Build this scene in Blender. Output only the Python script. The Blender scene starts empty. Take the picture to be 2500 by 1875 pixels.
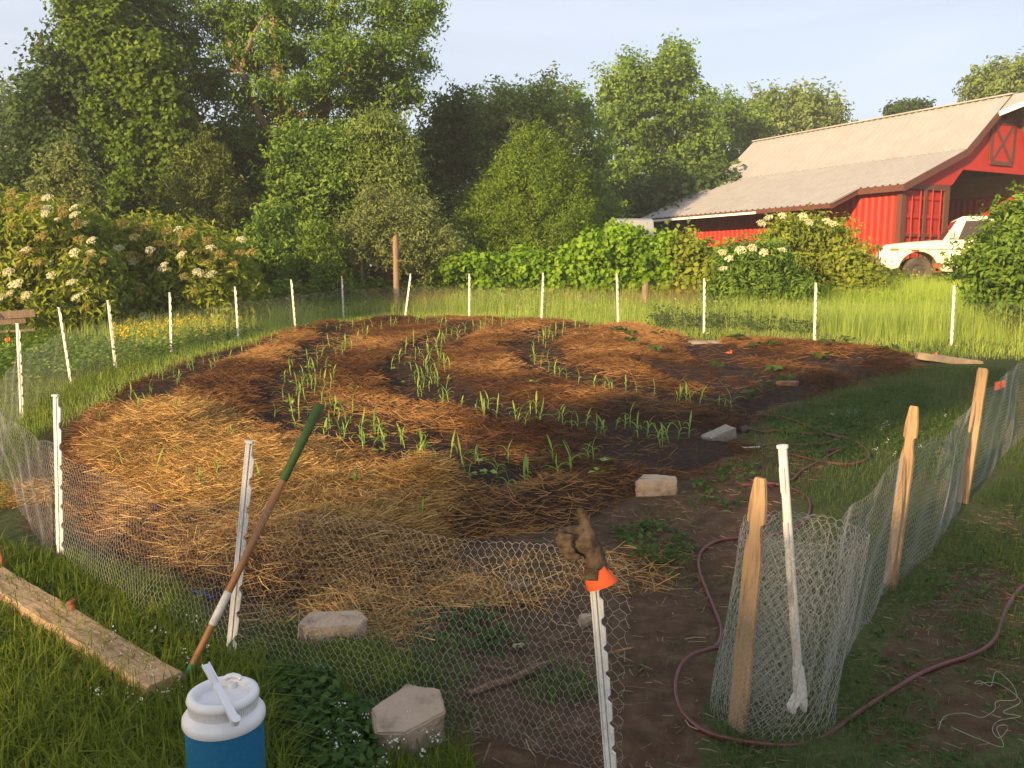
import bpy, bmesh, math, random
import numpy as np
from mathutils import Vector, Matrix, noise as mnoise

# ------------------------------------------------------------------ camera, sky, sun, exposure
S = bpy.context.scene
COL = S.collection
R = math.radians
F, PITCH, CAMH, K = 2040.0, R(7.87), 1.71, 2500 / 2212
cd = bpy.data.cameras.new('camera')
cam = bpy.data.objects.new('camera', cd); COL.objects.link(cam)
cam.location = (0, 0, CAMH); cam.rotation_euler = (R(90) - PITCH, 0, 0)
cd.sensor_width = 36; cd.lens = 36 * F / 2500; cd.clip_start = .05; cd.clip_end = 1000
S.camera = cam

SUN_EL, SUN_DIR = R(13), (-0.60, -0.80)          # horizontal direction towards the sun
w = bpy.data.worlds.new('World'); S.world = w; w.use_nodes = True
nt = w.node_tree; nt.nodes.clear()
out = nt.nodes.new('ShaderNodeOutputWorld'); bg = nt.nodes.new('ShaderNodeBackground')
sky = nt.nodes.new('ShaderNodeTexSky'); sky.sky_type = 'NISHITA'; sky.sun_disc = False
sky.sun_elevation = SUN_EL; sky.sun_rotation = math.atan2(*SUN_DIR)
sky.air_density = 1.0; sky.dust_density = 1.4; sky.ozone_density = 1.6
tc = nt.nodes.new('ShaderNodeTexCoord'); mp = nt.nodes.new('ShaderNodeMapping')
mp.inputs['Rotation'].default_value = (0, R(12), R(25)); mp.inputs['Scale'].default_value = (1.2, 2.5, 9)
nz = nt.nodes.new('ShaderNodeTexNoise'); nz.inputs['Scale'].default_value = 1.6; nz.inputs['Detail'].default_value = 6
nz.inputs['Distortion'].default_value = .6
rp = nt.nodes.new('ShaderNodeValToRGB'); rp.color_ramp.elements[0].position = .30; rp.color_ramp.elements[1].position = .85
rp.color_ramp.elements[0].color = (.50, .50, .50, 1); rp.color_ramp.elements[1].color = (.74, .74, .74, 1)
mx = nt.nodes.new('ShaderNodeMix'); mx.data_type = 'RGBA'; mx.inputs['B'].default_value = (7.0, 7.45, 8.6, 1)
L = nt.links.new
L(tc.outputs['Generated'], mp.inputs['Vector']); L(mp.outputs['Vector'], nz.inputs['Vector'])
L(nz.outputs['Fac'], rp.inputs['Fac']); L(rp.outputs['Color'], mx.inputs['Factor'])
L(sky.outputs['Color'], mx.inputs['A']); L(mx.outputs['Result'], bg.inputs['Color'])
L(bg.outputs['Background'], out.inputs['Surface'])
bg.inputs['Strength'].default_value = .062

sl = bpy.data.lights.new('sun', 'SUN'); sl.energy = 5.0; sl.angle = R(.6); sl.color = (1.0, .68, .36)
so = bpy.data.objects.new('sun', sl); COL.objects.link(so)
so.rotation_euler = Vector((-SUN_DIR[0] * math.cos(SUN_EL), -SUN_DIR[1] * math.cos(SUN_EL), -math.sin(SUN_EL))).to_track_quat('-Z', 'Y').to_euler()
S.view_settings.view_transform = 'Standard'; S.view_settings.look = 'None'
S.view_settings.exposure = 1.28; S.view_settings.gamma = 1
S.render.engine = 'CYCLES'
S.cycles.max_bounces = 6; S.cycles.diffuse_bounces = 3; S.cycles.glossy_bounces = 2
S.cycles.transmission_bounces = 4; S.cycles.transparent_max_bounces = 8; S.cycles.use_denoising = True

# ------------------------------------------------------------------ terrain + layout helpers
def G(x, y):
    x = np.asarray(x, float); y = np.asarray(y, float)
    t = np.clip(np.minimum(y, 30.5) - 5, 0, None)
    z = (.0455 + .0015 * np.clip(x, -8, 8)) * t
    q = np.clip(np.minimum(y, 30.5) - 22, 0, None)
    return z + np.clip((x + 2) / 8, 0, 1) * .008 * q * q
def ray(px, py):
    X = px * K - 1250; Y = py * K - 937.5
    return np.array([X, F * math.cos(PITCH) - Y * math.sin(PITCH), -(F * math.sin(PITCH) + Y * math.cos(PITCH))])
def at(px, py, h=0.0):
    """where the sight line meets the ground (plus h)"""
    r = ray(px, py); r = r / r[1]
    ys = np.geomspace(1.2, 80, 3000)
    f = CAMH + r[2] * ys - (G(r[0] * ys, ys) + h)
    i = np.argmax(f < 0) if (f < 0).any() else len(ys) - 1
    y = ys[i]
    if 0 < i and f[i] < 0: y = ys[i-1] + (ys[i] - ys[i-1]) * f[i-1] / (f[i-1] - f[i])
    return Vector((r[0] * y, y, CAMH + r[2] * y))
def deep(px, py, y):
    r = ray(px, py); r = r / r[1] * y
    return Vector((r[0], r[1], CAMH + r[2]))
def mpp(y): return y * K / F * 1.0
def gv(x, y, h=0): return Vector((x, y, float(G(x, y)) + h))
def polyw(pts): return np.array([[*at(*p)[:2]] for p in pts])
def inside(poly, X, Y):
    c = np.zeros(X.shape, bool); n = len(poly)
    for i in range(n):
        x1, y1 = poly[i]; x2, y2 = poly[(i + 1) % n]
        cond = ((y1 > Y) != (y2 > Y))
        with np.errstate(divide='ignore', invalid='ignore'):
            xi = (x2 - x1) * (Y - y1) / (y2 - y1 + 1e-12) + x1
        c ^= cond & (X < xi)
    return c
def distline(pts, X, Y, closed=False):
    d = np.full(X.shape, 1e9); n = len(pts)
    for i in range(n if closed else n - 1):
        a = pts[i]; b = pts[(i + 1) % n]; ab = b - a; l2 = (ab ** 2).sum() + 1e-12
        t = np.clip(((X - a[0]) * ab[0] + (Y - a[1]) * ab[1]) / l2, 0, 1)
        d = np.minimum(d, np.hypot(X - a[0] - t * ab[0], Y - a[1] - t * ab[1]))
    return d
def vnoise(X, Y, seed=0, freq=1.0, oct=3):
    """numpy value noise, 0..1"""
    rs = np.random.default_rng(seed); T = rs.random((64, 64)); o = np.zeros(X.shape); a = 1; s = 0
    for k in range(oct):
        x = X * freq * 2 ** k + 17.3 * k; y = Y * freq * 2 ** k + 5.1 * k
        xi = np.floor(x).astype(int); yi = np.floor(y).astype(int); fx = x - xi; fy = y - yi
        fx = fx * fx * (3 - 2 * fx); fy = fy * fy * (3 - 2 * fy)
        g = lambda i, j: T[(xi + i) % 64, (yi + j) % 64]
        o += a * ((g(0, 0) * (1 - fx) + g(1, 0) * fx) * (1 - fy) + (g(0, 1) * (1 - fx) + g(1, 1) * fx) * fy)
        s += a; a *= .5
    return o / s

# ------------------------------------------------------------------ object helpers
def tag(o, label=None, cat=None, group=None, kind=None):
    if label: o['label'] = label
    if cat: o['category'] = cat
    if group: o['group'] = group
    if kind: o['kind'] = kind
    return o
def empty(name, loc=(0, 0, 0), rz=0):
    o = bpy.data.objects.new(name, None); COL.objects.link(o); o.empty_display_size = .1
    o.location = loc; o.rotation_euler = (0, 0, rz); return o
def link(name, me, m=None, parent=None, keep=False):
    o = bpy.data.objects.new(name, me); COL.objects.link(o)
    if m is not None and not me.materials: me.materials.append(m)
    if parent is not None:
        o.parent = parent
        if keep: o.matrix_parent_inverse = Matrix.Translation(parent.location).inverted() if parent.rotation_euler.z == 0 else parent.matrix_basis.inverted()
    return o
def npmesh(name, V, Q, smooth=False, attrs=None):
    """V (n,3), Q (m,3|4) index array"""
    V = np.asarray(V, np.float32); Q = np.asarray(Q, np.int32); m, k = Q.shape
    me = bpy.data.meshes.new(name); me.vertices.add(len(V)); me.vertices.foreach_set('co', V.ravel())
    me.loops.add(m * k); me.loops.foreach_set('vertex_index', Q.ravel())
    me.polygons.add(m); me.polygons.foreach_set('loop_start', np.arange(m, dtype=np.int32) * k)
    if smooth: me.polygons.foreach_set('use_smooth', np.ones(m, bool))
    for n, a in (attrs or {}).items():
        at_ = me.attributes.new(n, 'FLOAT', 'POINT'); at_.data.foreach_set('value', np.asarray(a, np.float32))
    me.update(calc_edges=True); return me
class MB:
    """collects faces of one part"""
    def __init__(s): s.v = []; s.f = []
    def add(s, vs, fs):
        b = len(s.v); s.v += [tuple(p) for p in vs]; s.f += [tuple(i + b for i in f) for f in fs]; return s
    def box(s, c, d, rot=None):
        hx, hy, hz = d[0] / 2, d[1] / 2, d[2] / 2
        vs = [Vector((x * hx, y * hy, z * hz)) for x in (-1, 1) for y in (-1, 1) for z in (-1, 1)]
        if rot is not None: vs = [rot @ v for v in vs]
        return s.add([v + Vector(c) for v in vs], [(0, 1, 3, 2), (4, 6, 7, 5), (0, 4, 5, 1), (2, 3, 7, 6), (0, 2, 6, 4), (1, 5, 7, 3)])
    def beam(s, a, b, wd, th, up=(0, 0, 1)):
        a = Vector(a); b = Vector(b); d = (b - a); l = d.length; d.normalize(); u = Vector(up)
        sd = d.cross(u)
        if sd.length < 1e-4: sd = d.cross(Vector((1, 0, 0)))
        sd.normalize(); u = sd.cross(d)
        return s.box((a + b) / 2, (l, wd, th), Matrix((d, sd, u)).transposed())
    def tube(s, pts, rad, n=8, cap=True):
        pts = [Vector(p) for p in pts]; m = len(pts)
        rad = rad if hasattr(rad, '__len__') else [rad] * m
        up = Vector((0, 0, 1)); vs = []; prev = None
        for i, p in enumerate(pts):
            d = (pts[min(i + 1, m - 1)] - pts[max(i - 1, 0)]).normalized()
            a = d.cross(prev if prev is not None else up)
            if prev is not None: a = prev - d * prev.dot(d)
            if a.length < 1e-4: a = d.cross(Vector((1, 0, 0)))
            a.normalize(); prev = a; b = d.cross(a)
            for k in range(n):
                t = 2 * math.pi * k / n; vs.append(p + (a * math.cos(t) + b * math.sin(t)) * rad[i])
        fs = [(i * n + k, i * n + (k + 1) % n, (i + 1) * n + (k + 1) % n, (i + 1) * n + k) for i in range(m - 1) for k in range(n)]
        if cap: fs += [tuple(reversed(range(n))), tuple((m - 1) * n + k for k in range(n))]
        return s.add(vs, fs)
    def lathe(s, prof, n=32, c=(0, 0, 0)):
        vs = [(c[0] + r * math.cos(2 * math.pi * k / n), c[1] + r * math.sin(2 * math.pi * k / n), c[2] + z) for r, z in prof for k in range(n)]
        m = len(prof)
        fs = [(i * n + k, i * n + (k + 1) % n, (i + 1) * n + (k + 1) % n, (i + 1) * n + k) for i in range(m - 1) for k in range(n)]
        if prof[0][0] > 0: fs.append(tuple(reversed(range(n))))
        if prof[-1][0] > 0: fs.append(tuple((m - 1) * n + k for k in range(n)))
        return s.add(vs, fs)
    def prism(s, poly, a, b, fn):
        """extrude 2-d polygon between a and b; fn(u,v,w)->xyz"""
        n = len(poly); vs = [fn(u, v, a) for u, v in poly] + [fn(u, v, b) for u, v in poly]
        fs = [tuple(range(n)), tuple(reversed(range(n, 2 * n)))] + [((i + 1) % n, i, n + i, n + (i + 1) % n) for i in range(n)]
        return s.add(vs, fs)
    def mesh(s, name, smooth=False):
        me = bpy.data.meshes.new(name); me.from_pydata(s.v, [], s.f)
        bm = bmesh.new(); bm.from_mesh(me); bmesh.ops.recalc_face_normals(bm, faces=bm.faces[:]); bm.to_mesh(me); bm.free()
        if smooth:
            for p in me.polygons: p.use_smooth = True
        return me
    def build(s, name, m, parent=None, smooth=False, bevel=0, angle=35, keep=False):
        o = link(name, s.mesh(name, smooth), m, parent, keep)
        if bevel:
            b = o.modifiers.new('bevel', 'BEVEL'); b.width = bevel; b.segments = 2; b.limit_method = 'ANGLE'; b.angle_limit = R(30)
        if smooth:
            for e in o.data.edges: pass
            o.data.set_sharp_from_angle(angle=R(angle)) if hasattr(o.data, 'set_sharp_from_angle') else None
        return o
def copy_tree(o, parent=None):
    c = o.copy(); COL.objects.link(c); c.parent = parent
    for ch in [x for x in bpy.data.objects if x.parent == o]: copy_tree(ch, c)
    return c
def kids(o): return [x for x in bpy.data.objects if x.parent == o]
def dup(root, children, loc, rot, scale=1.0):
    r = root.copy(); COL.objects.link(r); r.location = loc; r.rotation_euler = rot; r.scale = (scale,) * 3
    for ch in children:
        c = ch.copy(); COL.objects.link(c); c.parent = r
    return r

# ------------------------------------------------------------------ materials
def mat(name, col, rough=.8, col2=None, scale=8, detail=5, bump=0, bscale=None, spec=.3, metal=0, stretch=None, contrast=(.35, .7), coord='Object', third=None):
    m = bpy.data.materials.new(name); m.use_nodes = True; t = m.node_tree; b = t.nodes['Principled BSDF']
    b.inputs['Roughness'].default_value = rough; b.inputs['Metallic'].default_value = metal
    b.inputs['Specular IOR Level'].default_value = spec
    b.inputs['Base Color'].default_value = (*col, 1)
    if col2 or bump:
        tcn = t.nodes.new('ShaderNodeTexCoord'); mpn = t.nodes.new('ShaderNodeMapping')
        if stretch: mpn.inputs['Scale'].default_value = stretch
        t.links.new(tcn.outputs[coord], mpn.inputs['Vector'])
        n = t.nodes.new('ShaderNodeTexNoise'); n.inputs['Scale'].default_value = scale; n.inputs['Detail'].default_value = detail
        n.inputs['Roughness'].default_value = .65
        t.links.new(mpn.outputs['Vector'], n.inputs['Vector'])
        if col2:
            r = t.nodes.new('ShaderNodeValToRGB'); e = r.color_ramp.elements
            e[0].position, e[1].position = contrast; e[0].color = (*col, 1); e[1].color = (*col2, 1)
            if third: q = e.new(third[0]); q.color = (*third[1], 1)
            t.links.new(n.outputs['Fac'], r.inputs['Fac']); t.links.new(r.outputs['Color'], b.inputs['Base Color'])
        if bump:
            bn = t.nodes.new('ShaderNodeBump'); bn.inputs['Strength'].default_value = bump; bn.inputs['Distance'].default_value = .02
            n2 = t.nodes.new('ShaderNodeTexNoise'); n2.inputs['Scale'].default_value = bscale or scale * 3; n2.inputs['Detail'].default_value = 6
            t.links.new(mpn.outputs['Vector'], n2.inputs['Vector']); t.links.new(n2.outputs['Fac'], bn.inputs['Height'])
            t.links.new(bn.outputs['Normal'], b.inputs['Normal'])
    return m
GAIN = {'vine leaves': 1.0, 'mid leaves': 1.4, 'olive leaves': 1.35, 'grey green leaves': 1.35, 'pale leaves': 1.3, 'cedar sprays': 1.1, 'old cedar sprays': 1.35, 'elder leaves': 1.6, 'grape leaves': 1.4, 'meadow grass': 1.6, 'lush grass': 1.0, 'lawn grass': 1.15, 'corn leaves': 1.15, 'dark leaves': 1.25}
def leafmat(name, cols, trans=.35, rough=.6, spec=.12):
    """colour of each leaf from its own random 'tint'"""
    m = bpy.data.materials.new(name); m.use_nodes = True; t = m.node_tree; b = t.nodes['Principled BSDF']; o = t.nodes['Material Output']
    a = t.nodes.new('ShaderNodeAttribute'); a.attribute_name = 'tint'
    r = t.nodes.new('ShaderNodeValToRGB'); e = r.color_ramp.elements
    g_ = GAIN.get(name, 1.); cols = [tuple(min(.8, v * g_ * k_) for v, k_ in zip(c, (.95, 1.0, 1.0) if name in ('lush grass', 'elder leaves', 'vine leaves', 'lawn grass') else (.9, 1.12, 1.0) if name in GAIN else (1, 1, 1))) for c in cols]
    e[0].color = (*cols[0], 1); e[1].color = (*cols[-1], 1)
    for i, c in enumerate(cols[1:-1]): q = e.new((i + 1) / (len(cols) - 1)); q.color = (*c, 1)
    t.links.new(a.outputs['Fac'], r.inputs['Fac']); t.links.new(r.outputs['Color'], b.inputs['Base Color'])
    b.inputs['Roughness'].default_value = rough; b.inputs['Specular IOR Level'].default_value = spec
    if trans:
        tr = t.nodes.new('ShaderNodeBsdfTranslucent'); ms = t.nodes.new('ShaderNodeMixShader'); ms.inputs['Fac'].default_value = trans
        hs = t.nodes.new('ShaderNodeHueSaturation'); hs.inputs['Value'].default_value = 1.5; hs.inputs['Saturation'].default_value = 1.1
        t.links.new(r.outputs['Color'], hs.inputs['Color']); t.links.new(hs.outputs['Color'], tr.inputs['Color'])
        t.links.new(b.outputs['BSDF'], ms.inputs[1]); t.links.new(tr.outputs['BSDF'], ms.inputs[2]); t.links.new(ms.outputs['Shader'], o.inputs['Surface'])
    return m
M = {}
M['plastic'] = mat('white plastic', (.74, .73, .68), .45, (.50, .47, .40), 9, bump=.05, contrast=(.45, .85))
M['wire'] = mat('galvanised wire', (.41, .41, .39), .45, spec=.5, metal=.35)
M['picket'] = mat('picket pine', (.30, .205, .11), .85, (.15, .095, .05), 3, bump=.15, stretch=(14, 14, 1.2), third=(.5, (.35, .24, .13)))
M['timber'] = mat('timber', (.36, .235, .125), .85, (.16, .09, .045), 2.2, bump=.4, stretch=(1, 9, 9), third=(.5, (.45, .30, .17)))
M['weathered'] = mat('weathered wood', (.20, .15, .105), .9, (.10, .075, .05), 3, bump=.35, stretch=(8, 8, 1))
M['postwood'] = mat('post wood', (.27, .19, .12), .9, (.14, .095, .06), 3, bump=.4, stretch=(8, 8, 1))
M['rust'] = mat('rust', (.28, .10, .035), .8, (.14, .05, .02), 30, bump=.2)
M['handle'] = mat('handle wood', (.34, .16, .06), .5, (.22, .09, .03), 4, stretch=(10, 10, 1), spec=.4)
M['grip'] = mat('green grip', (.06, .115, .022), .6, (.045, .085, .016), 20)
M['greenpaint'] = mat('green paint', (.05, .20, .04), .5, (.03, .11, .03), 20)
M['label'] = mat('sticker', (.62, .60, .55), .5, (.45, .40, .36), 30)
M['concrete'] = mat('concrete', (.40, .31, .22), .95, (.17, .125, .085), 9, bump=.5, bscale=60, third=(.5, (.37, .285, .20)))
M['greyblock'] = mat('grey block', (.30, .27, .22), .95, (.20, .18, .145), 18, bump=.5, bscale=70)
M['tanstone'] = mat('tan stone', (.50, .38, .24), .9, (.36, .26, .16), 8, bump=.4)
M['brickred'] = mat('old brick', (.26, .135, .085), .95, (.17, .085, .055), 20, bump=.4)
M['hose'] = mat('hose rubber', (.095, .014, .016), .45, (.065, .011, .013), 6, spec=.45)
M['hosestripe'] = mat('hose stripe', (.22, .075, .068), .45)
M['metal'] = mat('steel', (.55, .55, .55), .35, metal=.9)
M['twine'] = mat('twine', (.26, .29, .19), .9)
M['orange'] = mat('orange vinyl', (.85, .13, .025), .5)
M['bluefilm'] = mat('blue plastic', (.02, .07, .36), .4)
M['jugblue'] = mat('jug foam sleeve', (.014, .15, .30), .62, (.010, .115, .245), 60, bump=.12, bscale=350)
M['jugwhite'] = mat('jug white', (.70, .70, .71), .35, (.60, .585, .56), 9, spec=.5, contrast=(.45, .8))
M['glove'] = mat('muddy leather', (.115, .080, .048), .98, (.038, .026, .017), 22, bump=.6, bscale=60, contrast=(.4, .62))
M['cuff'] = mat('orange cuff', (.80, .13, .035), .7, (.62, .09, .025), 12, bump=.2)
M['bark'] = mat('bark', (.20, .135, .08), .95, (.10, .065, .04), 6, bump=.7, stretch=(3, 3, 1))
M['barkwarm'] = mat('pale bark', (.27, .19, .12), .95, (.14, .095, .06), 5, bump=.7, stretch=(3, 3, 1))
M['stick'] = mat('stick', (.17, .10, .06), .9, (.09, .05, .03), 12, bump=.4)
M['red'] = mat('barn red', (.42, .030, .020), .65, (.34, .026, .018), 1.3)
M['redside'] = mat('container red', (.44, .032, .019), .6, (.33, .026, .016), 1.6, bump=.03, stretch=(1, 1, .35))
M['brown'] = mat('brown trim', (.125, .050, .032), .6, (.10, .04, .027), 3)
M['roof'] = mat('tan metal roofing', (.35, .345, .33), .5, (.30, .295, .28), 1.6, spec=.4, stretch=(1, 1, .4))
M['deck'] = mat('roof underside', (.20, .13, .08), .9, (.14, .09, .055), 4)
M['ply'] = mat('plywood', (.52, .30, .105), .85, (.44, .24, .08), 2)
M['whitetrim'] = mat('white trim', (.80, .78, .72), .4)
M['truck'] = mat('old cream paint', (.76, .71, .53), .38, (.72, .66, .48), 3, spec=.5, third=(.5, (.76, .70, .53)))
M['glass'] = mat('dark glass', (.05, .035, .03), .08, spec=.6)
M['rubber'] = mat('tyre', (.045, .04, .035), .9, (.12, .10, .075), 4, bump=.2)
M['chrome'] = mat('dull chrome', (.5, .48, .44), .3, metal=.9)
M['amber'] = mat('amber lens', (.42, .12, .03), .35)
M['greymetal'] = mat('grey metal', (.30, .32, .34), .5, (.24, .26, .28), 3)
M['cream'] = leafmat('cream umbel', [(.55, .54, .34), (.72, .72, .50), (.62, .60, .36)], .25)
M['fade'] = leafmat('faded umbel', [(.22, .18, .05), (.33, .27, .08), (.28, .225, .065)], .25)
M['clover'] = leafmat('clover flower', [(.55, .55, .48), (.75, .75, .68)], .2)
M['yellow'] = leafmat('yellow flower', [(.75, .48, .02), (.85, .60, .04)], .3)
M['stemgreen'] = mat('stem', (.12, .15, .045), .7)
# foliage kinds
M['vine'] = leafmat('vine leaves', [(.050, .095, .012), (.12, .19, .022), (.21, .28, .040)], .4)
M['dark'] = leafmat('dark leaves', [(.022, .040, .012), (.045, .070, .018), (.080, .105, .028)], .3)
M['mid'] = leafmat('mid leaves', [(.045, .075, .012), (.10, .14, .024), (.19, .225, .042)], .35)
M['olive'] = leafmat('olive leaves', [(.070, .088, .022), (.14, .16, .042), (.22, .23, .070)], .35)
M['grey'] = leafmat('grey green leaves', [(.090, .095, .034), (.145, .145, .052), (.20, .195, .078)], .35)
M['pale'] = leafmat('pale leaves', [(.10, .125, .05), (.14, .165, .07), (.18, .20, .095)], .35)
M['cedar'] = leafmat('cedar sprays', [(.060, .090, .010), (.120, .160, .018), (.20, .235, .032)], .2)
M['cedardark'] = leafmat('old cedar sprays', [(.045, .052, .014), (.090, .095, .020), (.13, .14, .030)], .2)
M['elder'] = leafmat('elder leaves', [(.085, .115, .014), (.15, .18, .024), (.24, .25, .045)], .4)
M['grape'] = leafmat('grape leaves', [(.080, .125, .012), (.145, .205, .020), (.25, .30, .036)], .45)
M['broad'] = leafmat('broad weeds', [(.035, .075, .016), (.055, .11, .024), (.085, .15, .036)], .35)
M['grassL'] = leafmat('lush grass', [(.055, .085, .014), (.125, .165, .022), (.25, .27, .042)], .4)
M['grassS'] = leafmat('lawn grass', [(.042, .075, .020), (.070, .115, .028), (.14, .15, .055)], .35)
M['meadow'] = leafmat('meadow grass', [(.13, .16, .026), (.25, .265, .05), (.40, .38, .10)], .4)
M['drygrass'] = leafmat('dry grass', [(.23, .16, .07), (.32, .23, .11)], .35)
M['corn'] = leafmat('corn leaves', [(.15, .20, .045), (.24, .29, .065), (.36, .39, .11)], .4)
M['straw'] = leafmat('fresh straw', [(.14, .068, .020), (.40, .24, .075), (.64, .44, .17)], .15, .5)
M['mulch'] = leafmat('old straw', [(.045, .020, .010), (.145, .070, .026), (.38, .215, .080)], .1, .6)
M['litter'] = leafmat('litter', [(.10, .07, .045), (.20, .14, .085), (.30, .21, .13)], .05)
# ground: dirt and grass-root thatch, by attribute
def groundmat():
    m = bpy.data.materials.new('ground'); m.use_nodes = True; t = m.node_tree; b = t.nodes['Principled BSDF']; lk = t.links.new
    tcn = t.nodes.new('ShaderNodeTexCoord')
    def noise(s, d=6):
        n = t.nodes.new('ShaderNodeTexNoise'); n.inputs['Scale'].default_value = s; n.inputs['Detail'].default_value = d
        n.inputs['Roughness'].default_value = .7; lk(tcn.outputs['Object'], n.inputs['Vector']); return n
    def ramp(n, cs):
        r = t.nodes.new('ShaderNodeValToRGB'); e = r.color_ramp.elements
        e[0].position, e[0].color = cs[0][0], (*cs[0][1], 1); e[1].position, e[1].color = cs[-1][0], (*cs[-1][1], 1)
        for p, c in cs[1:-1]: q = e.new(p); q.color = (*c, 1)
        lk(n.outputs['Fac'], r.inputs['Fac']); return r
    n1 = noise(9); dirt = ramp(n1, [(.3, (.056, .031, .018)), (.52, (.098, .058, .034)), (.75, (.165, .108, .066))])
    n2 = noise(25); th = ramp(n2, [(.3, (.035, .048, .014)), (.55, (.075, .09, .030)), (.75, (.14, .13, .055))])
    a = t.nodes.new('ShaderNodeAttribute'); a.attribute_name = 'green'
    n3 = noise(5); ad = t.nodes.new('ShaderNodeMath'); ad.operation = 'ADD'; lk(a.outputs['Fac'], ad.inputs[0]); lk(n3.outputs['Fac'], ad.inputs[1])
    mr = t.nodes.new('ShaderNodeMapRange'); mr.inputs['From Min'].default_value = .85; mr.inputs['From Max'].default_value = 1.15; lk(ad.outputs[0], mr.inputs['Value'])
    mixn = t.nodes.new('ShaderNodeMix'); mixn.data_type = 'RGBA'; lk(mr.outputs['Result'], mixn.inputs['Factor'])
    lk(dirt.outputs['Color'], mixn.inputs['A']); lk(th.outputs['Color'], mixn.inputs['B']); lk(mixn.outputs['Result'], b.inputs['Base Color'])
    bn = t.nodes.new('ShaderNodeBump'); bn.inputs['Strength'].default_value = .8; bn.inputs['Distance'].default_value = .03
    n4 = noise(40, 8); lk(n4.outputs['Fac'], bn.inputs['Height']); lk(bn.outputs['Normal'], b.inputs['Normal'])
    b.inputs['Roughness'].default_value = .95; b.inputs['Specular IOR Level'].default_value = .15
    return m
def bedmat():
    m = bpy.data.materials.new('garden soil'); m.use_nodes = True; t = m.node_tree; b = t.nodes['Principled BSDF']; lk = t.links.new
    tcn = t.nodes.new('ShaderNodeTexCoord')
    def noise(s, d=6, st=None):
        n = t.nodes.new('ShaderNodeTexNoise'); n.inputs['Scale'].default_value = s; n.inputs['Detail'].default_value = d
        n.inputs['Roughness'].default_value = .7; lk(tcn.outputs['Object'], n.inputs['Vector']); return n
    def ramp(n, cs):
        r = t.nodes.new('ShaderNodeValToRGB'); e = r.color_ramp.elements
        e[0].position, e[0].color = cs[0][0], (*cs[0][1], 1); e[1].position, e[1].color = cs[-1][0], (*cs[-1][1], 1)
        for p, c in cs[1:-1]: q = e.new(p); q.color = (*c, 1)
        lk(n.outputs['Fac'], r.inputs['Fac']); return r
    soil = ramp(noise(18), [(.3, (.014, .008, .006)), (.6, (.034, .018, .011)), (.8, (.075, .040, .022))])
    mul = ramp(noise(14), [(.3, (.022, .011, .007)), (.55, (.052, .026, .012)), (.78, (.105, .054, .022))])
    fr = ramp(noise(30), [(.3, (.05, .026, .010)), (.7, (.16, .085, .028))])
    a = t.nodes.new('ShaderNodeAttribute'); a.attribute_name = 'mulch'
    c = t.nodes.new('ShaderNodeAttribute'); c.attribute_name = 'fresh'
    m1 = t.nodes.new('ShaderNodeMix'); m1.data_type = 'RGBA'; m2 = t.nodes.new('ShaderNodeMix'); m2.data_type = 'RGBA'
    lk(a.outputs['Fac'], m1.inputs['Factor']); lk(soil.outputs['Color'], m1.inputs['A']); lk(mul.outputs['Color'], m1.inputs['B'])
    lk(c.outputs['Fac'], m2.inputs['Factor']); lk(m1.outputs['Result'], m2.inputs['A']); lk(fr.outputs['Color'], m2.inputs['B'])
    lk(m2.outputs['Result'], b.inputs['Base Color'])
    bn = t.nodes.new('ShaderNodeBump'); bn.inputs['Strength'].default_value = .8; bn.inputs['Distance'].default_value = .03
    lk(noise(35, 8).outputs['Fac'], bn.inputs['Height']); lk(bn.outputs['Normal'], b.inputs['Normal'])
    b.inputs['Roughness'].default_value = .9; b.inputs['Specular IOR Level'].default_value = .2
    return m
M['ground'] = groundmat(); M['bed'] = bedmat()
# ------------------------------------------------------------------ leaf machinery
def unit(v): return v / (np.linalg.norm(v, axis=-1, keepdims=True) + 1e-9)
def leaf_arrays(rs, C, N, size, aspect=.5, direc=None, fold=.18, tint=None):
    """a folded rhombic leaf for every row of C, facing N"""
    n = len(C); N = unit(N)
    D = direc if direc is not None else rs.normal(size=(n, 3))
    D = unit(D - N * (D * N).sum(1, keepdims=True)); W = np.cross(N, D)
    s = np.asarray(size).reshape(-1, 1) * np.ones((n, 1))
    V = np.empty((n, 4, 3))
    V[:, 0] = C - D * s * .5; V[:, 2] = C + D * s * .5
    V[:, 1] = C + W * s * aspect * .5 + N * s * fold - D * s * .08; V[:, 3] = C - W * s * aspect * .5 + N * s * fold - D * s * .08
    b = (np.arange(n) * 4)[:, None]
    Q = np.concatenate([b + np.array([[0, 1, 2]]), b + np.array([[0, 2, 3]])], 0)
    tint = rs.random(n) if tint is None else tint
    return V.reshape(-1, 3), Q, np.repeat(tint, 4)
def join_arrays(parts):
    V, Q, T = [], [], []; o = 0
    for v, q, t in parts: V.append(v); Q.append(q + o); T.append(t); o += len(v)
    return np.concatenate(V), np.concatenate(Q), np.concatenate(T)
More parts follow.
